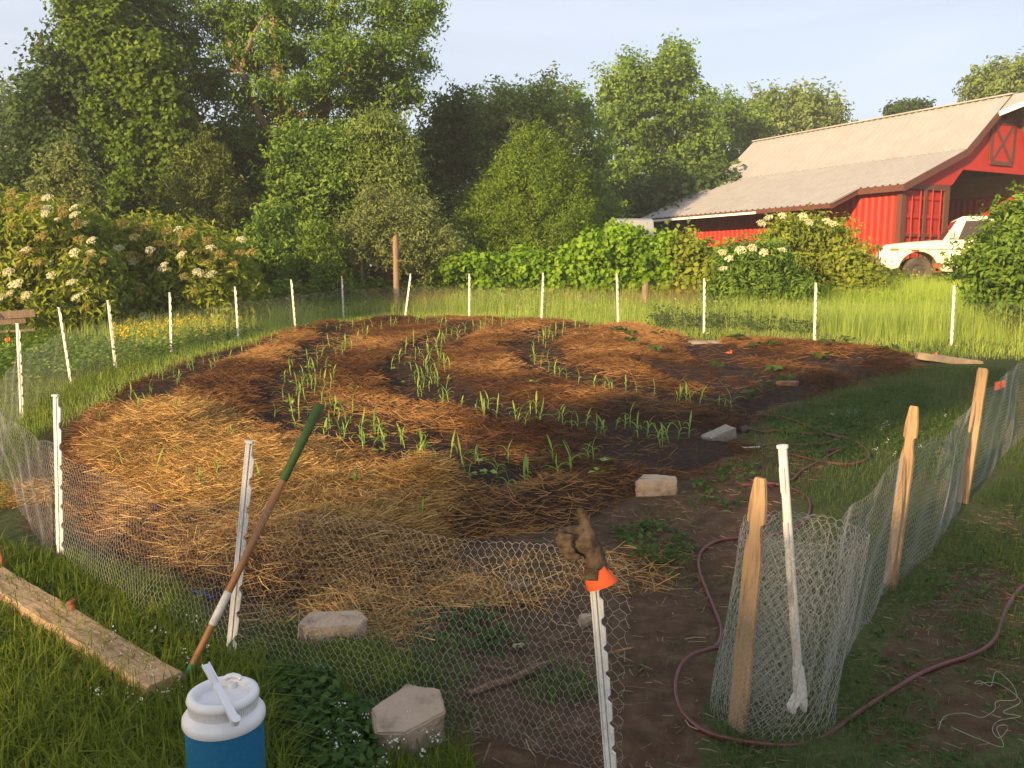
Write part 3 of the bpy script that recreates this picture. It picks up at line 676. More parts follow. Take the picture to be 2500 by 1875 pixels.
mb = MB(); mb.box((1.42, .016, .75), (.012, .012, .66)); mb.box((2.88, .016, .75), (.012, .012, .66)); mb.box((2.15, .016, .43), (1.46, .012, .012)); mb.box((2.15, .012, .93), (3.6, .01, .02)); door_gap = mb.build('door_seam', M['deck'], truck)
mb = MB(); mb.box((2.72, .0, .96), (.16, .03, .03)); mb.build('door_handle', M['chrome'], truck)
mb = MB(); mb.box((.32, .008, .94), (.20, .03, .06)); mb.build('side_marker', M['amber'], truck, bevel=.01)
mb = MB(); mb.box((.82, .008, .91), (.17, .028, .045)); mb.build('fender_badge', M['rust'], truck)
rp_ = random.Random(7)
for (cx, cz, rx, rz) in ((1.38, .52, .15, .09), (3.3, .55, .12, .16)):
    pts = [(cx + math.cos(a) * rx * rp_.uniform(.7, 1.1), .012, cz + math.sin(a) * rz * rp_.uniform(.6, 1.15)) for a in np.linspace(0, 2 * math.pi, 14)[:-1]]
    MB().add(pts, [tuple(range(13))]).build('rust_patch', M['rust'], truck)
mb = MB(); mb.box((-.06, .93, .55), (.10, 1.86, .16)); mb.build('bumper', M['chrome'], truck, bevel=.03)
mb = MB(); mb.box((-.005, .93, .80), (.04, 1.3, .26)); mb.build('grille', M['greymetal'], truck)
for yy in (.2, 1.66):
    mb = MB(); mb.tube([(-.03, yy, .8), (.02, yy, .8)], .11, 16); mb.build('headlight', M['whitetrim'], truck)
for xx in (.92, 3.95):
    for yy in (.17, 1.69):
        turn = R(14) if xx < 1 else 0
        wr = MB(); prof = [(.20, -.10), (.33, -.11), (.375, -.07), (.38, 0), (.375, .07), (.33, .11), (.20, .10)]
        n = 28; vv = [(r * math.cos(2 * math.pi * k / n), z, r * math.sin(2 * math.pi * k / n)) for r, z in prof for k in range(n)]
        wr.add(vv, [(i * n + k, i * n + (k + 1) % n, ((i + 1) % 7) * n + (k + 1) % n, ((i + 1) % 7) * n + k) for i in range(7) for k in range(n)])
        wo = wr.build('wheel', M['rubber'], truck, smooth=True); wo.location = (xx, yy, .365); wo.rotation_euler = (0, 0, turn)
        rm = MB(); sgn = -1 if yy < 1 else 1
        rm.lathe([(.0, .02), (.06, .035), (.07, .0), (.15, -.02), (.19, .03), (.205, .035), (.205, -.12)], 24)
        ro = rm.build('rim', M['rubber'], wo, smooth=True); ro.rotation_euler = (R(90) if sgn < 0 else R(-90), 0, 0); ro.location = (0, sgn * .06, 0)  # rim takes the dark tyre colour to paint the shade under the arch
mb = MB(); mb.beam((1.62, -.09, 1.42), (1.62, -.09, 1.22), .03, .12, up=(1, 0, 0)); mb.tube([(1.62, -.09, 1.3), (1.66, .08, 1.2)], .012, 6); mb.build('mirror', M['chrome'], truck)
mb = MB(); mb.box((2.3, .93, .40), (3.2, 1.2, .12)); mb.build('chassis', M['rust'], truck)
# wooden stake sides on the bed
mb = MB(); [mb.box((4.2, yy, 1.42), (1.9, .03, .16)) for yy in (.06, 1.8)]; mb.build('stake_board', M['weathered'], truck)
mb = MB(); [mb.box((xx, .06, 1.28), (.06, .05, .5)) for xx in (3.35, 4.2, 5.05)]; mb.build('stake', M['weathered'], truck)

# ------------------------------------------------------------------ trailer roof and covered stuff behind the vines
p = deep(1348, 500, 33); tr = empty('camper_trailer', (p.x, p.y, float(G(p.x, p.y)))); tag(tr, 'grey camper trailer whose roof peeks over the vines beside the barn', 'trailer')
zt = deep(1348, 474, 33).z - tr.location.z
MB().prism([(-1.0, .45), (1.0, .45), (1.05, zt - .35), (.9, zt - .08), (.6, zt), (-.6, zt), (-.9, zt - .08), (-1.05, zt - .35)], -1.2, 2.2, lambda u, v, w_: (w_ * .45, u, v)).build('shell', M['greymetal'], tr, bevel=.03)
mb = MB(); mb.box((.0, -1.06, zt - .55), (.7, .03, .3)); mb.build('window', M['glass'], tr)
for xx in (-.1, .5):
    mb = MB(); mb.tube([(xx, -1.05, .32), (xx, -.85, .32)], .32, 18); mb.build('wheel', M['rubber'], tr)
p = deep(1635, 545, 26); cv = empty('covered_boat', (p.x, p.y, float(G(p.x, p.y)))); tag(cv, 'low grey covered hull behind the elder bush by the barn wall', 'boat')
zt = deep(1635, 518, 26).z - cv.location.z
mb = MB(); prof = [(-1.3, .5, .05), (-1.0, .75, .5), (0, .9, .75), (1.0, .85, .7), (1.4, .7, .6)]
vs = []
for x, z, wv in prof: vs += [(x, -wv, z * zt * .8), (x, -wv * .5, z * zt), (x, 0, z * zt * 1.1), (x, wv * .5, z * zt), (x, wv, z * zt * .8), (x, wv * .6, .25), (x, -wv * .6, .25)]
mb.add(vs, [(i * 7 + j, i * 7 + (j + 1) % 7, i * 7 + 7 + (j + 1) % 7, i * 7 + 7 + j) for i in range(4) for j in range(7)] + [tuple(range(6, -1, -1)), tuple(range(28, 35))]); mb.build('hull', M['greymetal'], cv, smooth=True)
mb = MB(); [mb.beam((x, -.5, .13), (x, .5, .13), .12, .26) for x in (-.8, .9)]; mb.build('cradle', M['weathered'], cv)
p = deep(1272, 520, 25); sh = empty('leaning_panel', (p.x, p.y, float(G(p.x, p.y)))); tag(sh, 'small white panel slanting up above the grapevine', 'panel')
zt = deep(1272, 505, 25).z - sh.location.z
MB().add([(-.25, 0, 0), (.1, 0, 0), (.32, .1, zt), (.0, .1, zt), (-.25, .03, 0), (.1, .03, 0), (.32, .13, zt), (.0, .13, zt)], [(0, 1, 2, 3), (7, 6, 5, 4), (0, 4, 5, 1), (1, 5, 6, 2), (2, 6, 7, 3), (3, 7, 4, 0)]).build('board', M['whitetrim'], sh)

# ------------------------------------------------------------------ trees
def gb(px, y): r = deep(px, 600, y); return (r.x, y, float(G(r.x, y)) - .05)
# vine-draped big tree at the left
cl = pxclumps([(215, -40, 85, 55), (225, 35, 85, 70), (290, 110, 110, 80), (180, 130, 75, 60), (140, 195, 70, 60), (105, 255, 60, 60), (260, 220, 120, 80), (75, 330, 60, 65), (200, 330, 140, 80), (340, 310, 100, 90), (55, 410, 70, 70), (200, 430, 160, 80), (370, 420, 110, 80), (30, 480, 60, 50), (240, 510, 170, 60)], 25, 2.0)
t1 = tree('vine_draped_tree', 'tall tree at left, leaves coloured dark for shade, thickly draped in bright green climbing vines', 11, cl, gb(250, 25.2), 56000, .15, 'dark', per=34, cluster=.42, aspect=.7, shell=.25)  # dark leaf colour puts in the shaded side of this tree
vcl = pxclumps([(205, 10, 60, 45), (235, 65, 60, 50), (275, 115, 65, 55), (310, 175, 65, 60), (325, 235, 60, 55), (285, 285, 45, 45), (305, 335, 55, 40), (355, 370, 50, 40), (290, 400, 40, 35), (200, -50, 70, 40), (345, 130, 45, 45), (375, 300, 40, 40), (160, 25, 25, 25), (210, 110, 30, 30), (245, 175, 30, 30), (370, 200, 30, 30), (235, 250, 25, 30), (400, 350, 30, 25), (265, 430, 25, 25), (390, 250, 20, 30), (170, 80, 25, 20)], 23.5, .8)
V, Q, T = crown_arrays(12, vcl, 32000, .135, cluster=.30, per=22, aspect=.85, shell=.35, outw=.6)
link('climbing_vine', npmesh('climbing_vine', V - np.array(t1.location), Q, attrs={'tint': T}), M['vine'], t1)  # brighter vine leaves paint in the sunlit column over the dark crown
cedar('red_cedar', 'brownish red cedar at the foot of the vine-draped tree', 21, gb(425, 22.5), deep(445, 285, 22.5), 2.0, 34000, 'cedardark', .14, power=.7)
tree('pear_tree', 'slender young tree with upright branches behind the left elder', 23, pxclumps([(85, 430, 14, 45), (108, 385, 15, 60), (132, 390, 15, 70), (157, 350, 13, 60), (160, 420, 22, 60), (185, 400, 15, 55), (72, 460, 16, 40), (140, 470, 55, 50), (205, 430, 12, 40)], 19.5, .25), gb(140, 19.5), 14000, .10, 'grey', r0=.07, cluster=.2, per=22)
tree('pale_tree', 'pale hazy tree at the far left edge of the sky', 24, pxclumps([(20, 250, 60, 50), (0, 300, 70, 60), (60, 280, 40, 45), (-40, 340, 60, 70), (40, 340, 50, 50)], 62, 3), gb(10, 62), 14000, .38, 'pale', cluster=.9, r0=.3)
# the big open tree with tan trunks
D2 = 26.0
tp = [([gb(640, D2), deep(632, 480, D2), deep(622, 380, D2), deep(612, 260, D2), deep(598, 150, D2 - .3), deep(590, 20, D2 - .5), deep(585, -80, D2)], .30, .10),
      ([deep(632, 470, D2), deep(660, 360, D2), deep(700, 250, D2 + .2), deep(706, 150, D2), deep(716, 40, D2), deep(722, -80, D2)], .22, .09),
      ([deep(622, 340, D2), deep(560, 250, D2 - .4), deep(520, 150, D2 - .5), deep(480, 60, D2)], .15, .06),
      ([deep(703, 200, D2), deep(770, 140, D2 - .5), deep(840, 110, D2 - .6), deep(900, 90, D2)], .11, .03)]
cl = pxclumps([(470, 30, 70, 50), (545, 55, 75, 50), (640, 30, 70, 50), (740, 40, 70, 55), (840, 25, 75, 45), (900, 60, 45, 45), (905, 130, 35, 35), (870, 170, 45, 40), (800, 140, 60, 50), (715, 120, 55, 50), (640, 130, 45, 40), (560, 140, 60, 40), (500, 120, 45, 45), (460, 190, 40, 50), (525, 215, 50, 40), (600, 220, 45, 40), (680, 215, 50, 40), (760, 225, 55, 45), (830, 235, 45, 35), (885, 205, 40, 25), (930, 20, 35, 25), (600, -70, 180, 60), (790, -60, 140, 60), (470, -50, 80, 50), (640, 290, 50, 35), (740, 290, 60, 35), (540, 285, 50, 40), (800, 200, 50, 40), (360, 20, 65, 45), (405, 90, 50, 45), (350, -50, 80, 50), (430, 170, 35, 45), (400, 240, 35, 45), (600, 95, 40, 28, -1.4), (590, 10, 35, 25, -1.4), (720, 95, 40, 28, -1.4), (775, 115, 45, 28, -1.5), (575, 190, 35, 25, -1.4), (650, 195, 35, 25, -1.4), (850, 100, 40, 30, -1.2), (715, 170, 35, 25, -1.4)], D2, 1.1)
tree('trunked_shade_tree', 'large airy tree with sunlit tan trunks and sky showing through', 31, cl, gb(640, D2), 66000, .145, 'mid', bark='barkwarm', trunkpts=tp, r0=.2, per=26, cluster=.34, aspect=.42, hang=.5, gap=.05, shell=.42)
# understory below it
cl = pxclumps([(470, 330, 60, 70), (540, 330, 70, 60), (470, 440, 80, 90), (560, 420, 80, 80), (650, 400, 80, 70), (520, 530, 100, 60), (640, 520, 100, 70), (760, 480, 90, 80), (860, 440, 70, 80), (740, 370, 90, 60), (850, 330, 60, 50), (420, 520, 60, 60)], 29.5, 1.2)
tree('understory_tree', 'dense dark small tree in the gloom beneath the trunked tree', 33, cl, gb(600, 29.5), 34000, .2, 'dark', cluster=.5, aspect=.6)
tree('leafy_maple', 'leafy green tree below the tan trunks left of the wooden post', 34, pxclumps([(650, 330, 60, 45), (720, 330, 65, 45), (630, 400, 60, 50), (700, 410, 70, 55), (780, 330, 60, 50), (600, 470, 55, 45), (680, 490, 60, 45), (760, 420, 60, 55)], 23.5, .9), gb(690, 23.8), 24000, .15, 'mid', cluster=.32, per=24, aspect=.5)
tree('willowy_tree', 'tall yellow-green sapling right of the tan trunks', 35, pxclumps([(810, 300, 60, 45), (850, 340, 50, 55), (800, 370, 55, 50), (870, 400, 45, 55), (830, 280, 35, 40)], 23.0, .7), gb(830, 23.2), 15000, .13, 'olive', cluster=.3, per=24, aspect=.35, hang=.5)
tree('autumn_olive_shrub', 'grey-green olive shrub behind the tall wooden post', 36, pxclumps([(830, 450, 60, 45), (890, 470, 50, 45), (790, 500, 60, 45), (860, 530, 60, 45), (930, 510, 50, 40), (970, 530, 35, 30), (770, 550, 50, 40), (910, 560, 50, 35)], 21.5, .8), gb(860, 21.7), 20000, .10, 'grey', cat='shrub', cluster=.25, per=26, r0=.07, aspect=.4)
tree('wild_shrub', 'wild shrub with bright tips in the shade right of the left elder', 37, pxclumps([(590, 470, 35, 30), (570, 530, 60, 40), (620, 560, 60, 40), (530, 570, 50, 35), (660, 590, 50, 30)], 21.0, .6), gb(600, 21.2), 9000, .12, 'mid', cat='shrub', cluster=.25, per=22, r0=.06)
cedar('cedar_sapling', 'small yellow-green cedar sapling left of the tall wooden post', 38, gb(690, 20.5), deep(690, 470, 20.5), .95, 8000, 'cedar', .13)
# middle and right woods
tree('dark_tree', 'dark tree at the edge of the gap in the woods', 41, pxclumps([(985, 240, 45, 50), (950, 300, 45, 60), (1000, 310, 45, 60), (935, 380, 45, 70), (960, 450, 50, 70)], 31, 1.2), gb(960, 31), 16000, .17, 'dark', cluster=.38)
tree('locust_tree', 'round grey-green tree behind the cedar', 42, pxclumps([(1060, 240, 55, 50), (1120, 250, 60, 60), (1180, 225, 55, 55), (1020, 300, 55, 60), (1100, 330, 80, 70), (1190, 310, 65, 70), (1040, 390, 70, 70), (1150, 400, 90, 70)], 33, 1.6), gb(1100, 33), 32000, .17, 'olive', cluster=.38, per=26)
tree('ash_tree', 'leafy tree between the round tree and the tallest tree behind the vines', 43, pxclumps([(1240, 240, 45, 55), (1260, 310, 55, 60), (1250, 390, 60, 60), (1290, 460, 60, 60), (1230, 460, 60, 60)], 36, 1.5), gb(1255, 36), 15000, .18, 'mid', cluster=.4, per=26)
tree('tall_oak', 'tallest rounded oak rising behind the left end of the barn', 44, pxclumps([(1455, 145, 45, 42), (1420, 190, 55, 50), (1350, 170, 50, 45), (1330, 240, 55, 60), (1410, 260, 75, 65), (1480, 230, 50, 55), (1510, 300, 50, 60), (1370, 340, 80, 70), (1470, 360, 80, 70), (1330, 410, 70, 60), (1430, 440, 90, 50), (1520, 410, 55, 60)], 47, 2.4), gb(1420, 47), 46000, .23, 'mid', cluster=.45, per=28, aspect=.6, shell=.25)
tree('roadside_tree', 'broad tree just left of the barn roof end', 45, pxclumps([(1560, 250, 50, 45), (1590, 320, 55, 55), (1560, 390, 60, 60), (1530, 450, 60, 50), (1620, 270, 45, 40)], 58, 2.4), gb(1570, 58), 14000, .29, 'mid', cluster=.55)
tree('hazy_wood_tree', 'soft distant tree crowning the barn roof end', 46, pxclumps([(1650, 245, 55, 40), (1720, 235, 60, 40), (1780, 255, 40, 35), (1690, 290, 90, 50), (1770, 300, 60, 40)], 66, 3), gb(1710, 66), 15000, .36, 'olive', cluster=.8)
tree('distant_pine', 'thin distant pine top showing over the barn ridge', 47, pxclumps([(1940, 235, 28, 10), (1965, 225, 22, 8), (1990, 232, 18, 8), (1930, 245, 20, 8), (1975, 245, 30, 12)], 60, 1), gb(1960, 60), 2500, .3, 'dark', cluster=.35, per=14, r0=.2)
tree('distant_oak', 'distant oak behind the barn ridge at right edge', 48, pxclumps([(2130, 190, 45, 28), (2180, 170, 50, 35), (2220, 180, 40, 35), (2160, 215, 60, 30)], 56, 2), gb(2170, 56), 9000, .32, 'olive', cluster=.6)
cedar('cone_cedar', 'broad yellow-green cone-shaped cedar in front of the woods', 51, gb(1143, 24.2), deep(1150, 268, 24.2), 2.9, 100000, 'cedar', .105, power=.75, aspect=.26)
# filler at the foot of the woods
cl = pxclumps([(x, 470 + 30 * math.sin(x * .02), 90, 90) for x in range(-80, 1640, 75)] + [(x, 575, 70, 45, -8) for x in range(-80, 1500, 70)], 42, 2.0)
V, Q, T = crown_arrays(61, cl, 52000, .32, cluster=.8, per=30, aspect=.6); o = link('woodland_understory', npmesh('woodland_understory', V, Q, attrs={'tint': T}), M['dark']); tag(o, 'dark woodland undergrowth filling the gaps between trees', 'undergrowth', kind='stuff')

# elders with flower heads
def umbel(seed, r=.13, n=150):
    rs = np.random.default_rng(seed); a = rs.random(n) * 2 * np.pi; q = np.sqrt(rs.random(n)) * r
    q = q * (1 + .12 * np.sin(a * 5)); P = np.stack([np.cos(a) * q, np.sin(a) * q, (.35 * r) * (1 - (q / r) ** 2) + rs.normal(size=n) * .008], 1)
    N = np.array([0, 0, 1.]) + rs.normal(size=(n, 3)) * .6 + P * 3
    V, Q, T = leaf_arrays(rs, P, N, rs.uniform(.022, .04, n), .9)
    b = len(V); st = [(0, 0, -.12)] + [(math.cos(k) * r * .7, math.sin(k) * r * .7, .1 * r) for k in np.arange(0, 6.28, .9)]
    vs = []; fs = []
    for p_ in st[1:]:
        i = b + len(vs); vs += [(0, 0, -.14), (.004, .004, -.14), p_]; fs.append((i, i + 1, i + 2))
    return npmesh('flower_head', np.concatenate([V, np.array(vs)]), np.concatenate([Q, np.array(fs)]), attrs={'tint': np.concatenate([T, np.zeros(len(vs))])})
UM = {'cream': [umbel(i) for i in range(3)], 'fade': [umbel(i + 5) for i in range(3)]}
for k_, l_ in UM.items():
    for me in l_: me.materials.append(M[k_])
def elder(name, label, seed, clumps, base, leaves, heads, stems, m='elder', size=.15, more=0):
    r = tree(name, label, seed, clumps, base, leaves, size, m, cat='shrub', r0=.045, limbs=0, cluster=.24, per=18, aspect=.36, hang=.4, shell=.16, outw=.9)
    bz = Vector(base); mb = MB(); cl = np.array(clumps)
    rs = random.Random(seed)
    for i in range(stems):
        c = cl[rs.randrange(len(cl))]; limb(mb, (rs.uniform(-.35, .35), rs.uniform(-.3, .3), -.05), Vector(c[:3]) - bz, .022, .008, seed * 7 + i, .1)
    mb.build('stem', M['barkwarm'], r, smooth=True)
    q_ = random.Random(seed + 1); heads = list(heads)
    for _ in range(more):
        h_ = q_.choice(heads[:more]); heads.append((h_[0] + q_.uniform(-38, 38), h_[1] + q_.uniform(4, 45), h_[2] - .1, q_.choice(['cream', 'fade', 'fade']), q_.uniform(.4, .75)))
    for i, (px, py, y, kind, sc) in enumerate(heads):
        p = deep(px, py, y); o = link('flower_head', UM[kind][i % 3], None, r); o.location = p - bz
        o.scale = (sc,) * 3; o.rotation_euler = (rs.uniform(.35, 1.0), rs.uniform(-.5, .2), 0)
    return r
c1 = lambda l: [(x * .44, y * .44) for x, y in l]
hc = c1([(230, 970), (230, 1025), (365, 1020), (365, 1055), (125, 1230), (245, 1290), (40, 1335), (255, 1350), (410, 1335), (350, 1385), (65, 1395), (450, 1180), (0, 1460), (365, 1240), (420, 1420), (130, 1450)])
hf = c1([(55, 945), (180, 980), (310, 1025), (40, 1035), (110, 1150), (380, 1100), (390, 1175), (300, 1140), (95, 1300), (185, 1290), (20, 1220), (60, 1110), (150, 1015), (330, 1260), (140, 1030), (200, 1160)])
elder('elderberry_bush', 'big elderberry bush at left edge covered in cream and browned flower heads', 71, pxclumps([(20, 480, 80, 45), (90, 500, 80, 45), (150, 490, 45, 40), (30, 560, 80, 60), (120, 570, 80, 55), (200, 590, 60, 55), (60, 630, 80, 50), (160, 650, 70, 45), (230, 640, 50, 45), (-60, 560, 80, 90)], 15.6, 1.0), gb(165, 15.8), 32000,
      [(x, y, 14.2 + .3 * ((i * 7) % 3), 'cream', .72) for i, (x, y) in enumerate(hc)] + [(x, y, 14.25 + .3 * ((i * 5) % 3), 'fade', .85) for i, (x, y) in enumerate(hf)], 14, more=26)
hc = c1([(580, 1220), (660, 1165), (875, 1130), (890, 1250), (1035, 1215), (1185, 1175), (970, 1335), (1040, 1345), (555, 1370), (800, 1320), (650, 1535), (730, 1550), (590, 1410), (655, 1285), (1010, 1350)])
hf = c1([(605, 1100), (685, 1120), (820, 1140), (930, 1140), (1020, 1180), (970, 1235), (1080, 1250), (1145, 1300), (1235, 1240), (640, 1255), (460, 1420), (660, 1385), (780, 1195), (730, 1280), (720, 1110), (900, 1160), (1180, 1240), (500, 1270), (690, 1420), (540, 1250)])
elder('elderberry_bush', 'second elderberry bush right of the first with one lone flower head on top', 72, pxclumps([(270, 530, 55, 45), (330, 520, 60, 40), (400, 530, 60, 40), (470, 560, 55, 40), (300, 590, 70, 50), (380, 600, 70, 50), (460, 620, 60, 45), (510, 600, 35, 35), (330, 660, 70, 40), (430, 670, 70, 35), (260, 680, 50, 40), (500, 660, 45, 35)], 17.2, .95), gb(390, 17.4), 32000,
      [(x, y, 15.75 + .3 * ((i * 7) % 3), 'cream', .75) for i, (x, y) in enumerate(hc)] + [(x, y, 15.8 + .3 * ((i * 5) % 3), 'fade', .9) for i, (x, y) in enumerate(hf)], 12, more=20)
elder('elderberry_bush', 'yellowish elderberry bush in front of the red container wall', 73, pxclumps([(1690, 510, 45, 35), (1740, 500, 45, 35), (1790, 510, 40, 30), (1720, 560, 60, 40), (1790, 570, 55, 40), (1840, 590, 40, 35), (1760, 620, 70, 40)], 20.5, .8), gb(1750, 20.6), 13000,
      [(1660, 470, 19.3, 'cream', .8), (1690, 466, 19.3, 'cream', .75), (1735, 468, 19.3, 'cream', .85), (1748, 480, 19.2, 'cream', .75), (1787, 478, 19.3, 'cream', .85), (1800, 484, 19.3, 'cream', .7), (1645, 482, 19.3, 'cream', .8)], 10, size=.14)
elder('elderberry_bush', 'low elderberry bush with pale flowers, leaf colour darkened for shade, behind the back netting', 74, pxclumps([(1600, 570, 55, 40), (1650, 560, 50, 35), (1640, 620, 80, 45), (1700, 640, 70, 45), (1590, 640, 60, 45), (1650, 680, 80, 35)], 17.6, .8), gb(1650, 17.8), 15000,
      [(1560, 545, 16.4, 'cream', .65), (1575, 558, 16.4, 'cream', .65), (1600, 540, 16.4, 'cream', .8), (1562, 580, 16.4, 'cream', .65), (1650, 545, 16.4, 'cream', .65), (1690, 540, 16.4, 'cream', .7), (1625, 535, 16.4, 'cream', .7)], 8, m='mid', size=.13)  # leaf colour darker than the other elders, painting its shade
# grapevines on the row
def vine_hedge(label, seed, lst, y, base, leaves, m='grape', size=.13):
    return tree('grapevine', label, seed, pxclumps([(a_, b_ + 14, c_, d_ * .88) for a_, b_, c_, d_ in lst], y, .55), base, leaves, size, m, cat='vine', r0=.04, cluster=.2, per=20, aspect=.85, shell=.45, outw=.7)
vine_hedge('low grapevine at the left end of the vine row', 81, [(985, 560, 45, 32), (1040, 555, 50, 30), (1090, 575, 45, 40), (1060, 610, 50, 30), (1040, 645, 30, 25)], 21.5, gb(1040, 21.6), 9000)
vine_hedge('middle grapevine of the row below the cone cedar', 82, [(1140, 560, 45, 35), (1180, 580, 50, 45), (1160, 625, 50, 35), (1220, 560, 40, 40), (1230, 610, 45, 35)], 21.2, gb(1180, 21.3), 10000)
vine_hedge('tall dense grapevine in the middle of the row', 83, [(1290, 535, 60, 45), (1360, 520, 60, 40), (1420, 535, 60, 45), (1300, 590, 60, 40), (1380, 590, 70, 45), (1450, 590, 50, 45), (1340, 490, 35, 18), (1420, 640, 50, 30)], 20.6, gb(1380, 20.8), 18000)
vine_hedge('yellowing grapevine at the right end of the row', 84, [(1490, 530, 45, 40), (1530, 560, 40, 45), (1490, 600, 50, 45), (1540, 620, 40, 35), (1500, 650, 40, 30)], 20.2, gb(1500, 20.4), 9000, 'elder')
tree('bramble_bush', 'yellow-green bramble between the elders and the truck', 85, pxclumps([(1830, 570, 45, 35), (1860, 610, 50, 40), (1800, 640, 60, 40), (1870, 650, 45, 30), (1760, 660, 50, 30)], 19.6, .7), gb(1830, 19.8), 10000, .12, 'elder', cat='shrub', r0=.03, cluster=.24, per=22, aspect=.7)
tree('mulberry_sapling', 'leafy sapling with glossy leaves at right edge hiding the truck bed', 86, pxclumps([(a_ + 28, b_, c_ * .92, d_) for a_, b_, c_, d_ in [(2190, 470, 55, 45), (2150, 530, 60, 45), (2220, 540, 70, 60), (2120, 590, 55, 35), (2190, 610, 75, 45), (2100, 560, 40, 30), (2150, 650, 60, 30), (2240, 660, 80, 40), (2260, 440, 60, 60)]], 14.5, .9), gb(2190, 14.7), 17000, .125, 'mid', cat='shrub', r0=.06, cluster=.22, per=18, aspect=.5, hang=.4)

# ------------------------------------------------------------------ shade trees standing behind the viewer (they cast the long shadow)
DS = Vector((.6, .8, 0)); NS = Vector((.8, -.6, 0))
def sh_clumps(seed, a, n0, n1, z0, z1, num, r):
    rs = random.Random(seed); o = []
    for i in range(num):
        u = rs.uniform(-1, 1); v = rs.uniform(-1, 1)
        if u * u + v * v > 1 and v > 0: continue
        p = DS * (a + rs.uniform(-2, 2)) + NS * ((n0 + n1) / 2 + u * (n1 - n0) / 2)
        o.append((p.x, p.y, (z0 + z1) / 2 + v * (z1 - z0) / 2, r * rs.uniform(.8, 1.2), r * rs.uniform(.8, 1.2), r * rs.uniform(.7, 1)))
    return o
p = DS * -26 + NS * 2.5
tree('yard_maple', 'broad yard maple standing behind the viewer and shading the near corner', 91, sh_clumps(1, -26, -2.0, 9.5, 2.2, 8.0, 60, 1.3) + [tuple(DS * -26 + NS * n_ + Vector((0, 0, z_))) + (1.0, 1.0, .8) for n_, z_ in ((-3.5, 7.9), (-3.0, 8.5), (-1.8, 8.9), (-2.8, 7.2), (-.5, 9.0), (-3.9, 7.3))], (p.x, p.y, -.05), 26000, .34, 'mid', cluster=.6, per=30, r0=.3)
p = DS * -24 + NS * -8.4
tree('yard_sapling', 'narrow yard tree behind the viewer at left', 92, sh_clumps(2, -24, -8.9, -7.9, 1.5, 6.1, 14, .55), (p.x, p.y, -.05), 5000, .25, 'mid', cluster=.4, per=24, r0=.12)

# ------------------------------------------------------------------ old board fence and wooden posts
def post(name, label, px, ytop, ybase, y, wpx, top_cut=.06, m='postwood'):
    a = deep(px, ybase, y); b = deep(px, ytop, y); gz = float(G(a.x, a.y)); hgt = b.z - gz; r = wpx * mpp(y) / 2
    root = empty(name, (a.x, a.y, gz)); tag(root, label, 'post')
    mb = MB(); rs = random.Random(int(px)); n = 10; rings = []
    prof = [(1.08, -.2), (1.05, .05), (1, .3 * hgt), (.97, .7 * hgt), (.93, hgt - .05), (.88, hgt)]
    vs = [(r * f * math.cos(k * 2 * math.pi / n) * (1 + .08 * math.sin(k * 3)), r * f * math.sin(k * 2 * math.pi / n), z + (top_cut * math.cos(k * 2 * math.pi / n) if z == hgt else 0)) for f, z in prof for k in range(n)]
    mb.add(vs, [(i * n + k, i * n + (k + 1) % n, (i + 1) * n + (k + 1) % n, (i + 1) * n + k) for i in range(5) for k in range(n)] + [tuple(50 + k for k in range(n))])
    mb.build('shaft', M[m], root, smooth=True, angle=50)
    return root
tpst = post('wooden_post', 'tall weathered wooden post with split top standing among tall grass', 857, 508, 640, 20.2, 13)
mb = MB(); mb.tube([(.0, -.05, 1.25), (.15, -.08, 1.27), (.3, -.08, 1.24)], [.012, .01, .004], 6); mb.build('snag', M['postwood'], tpst)
post('wooden_post', 'short wooden post under the grapevine row', 1393, 612, 690, 18.8, 15)
post('wooden_post', 'thin grey post in the shrubs beside the tall wooden post', 783, 558, 630, 21.0, 7, m='weathered')
def board_fence(label, posts, rails, y0, y1):
    a = deep(*posts[0][:2], y0); root = empty('board_fence', (a.x, a.y, float(G(a.x, a.y)))); tag(root, label, 'fence')
    bz = root.location
    for px, pt, pb, yy, wd in posts:
        q = deep(px, pt, yy); g = float(G(q.x, q.y)); mb = MB(); mb.beam(Vector((q.x, q.y, g - .1)) - bz, q - bz, wd, wd, up=(0, 1, 0)); mb.build('fence_post', M['postwood'], root, bevel=.01)
    for (xa, ya, xb, yb, th) in rails:
        A = deep(xa, ya, y0); Bq = deep(xb, yb, y1); mb = MB(); mb.beam(A - bz, Bq - bz, .035, th); mb.build('rail', M['weathered'], root)
    return root
board_fence('old grey board fence half hidden behind the second elderberry bush', [(664, 582, 640, 22.3, .16)], [(540, 601, 668, 597, .15), (545, 628, 668, 622, .13)], 22.1, 22.1)
board_fence('grey plank fence end at the left edge below the elderberry', [(-30, 660, 740, 14.2, .12), (-60, 660, 740, 14.2, .12)], [(-70, 686, 76, 676, .13), (-70, 700, 56, 691, .10), (-70, 722, 76, 712, .04)], 14.1, 14.3)

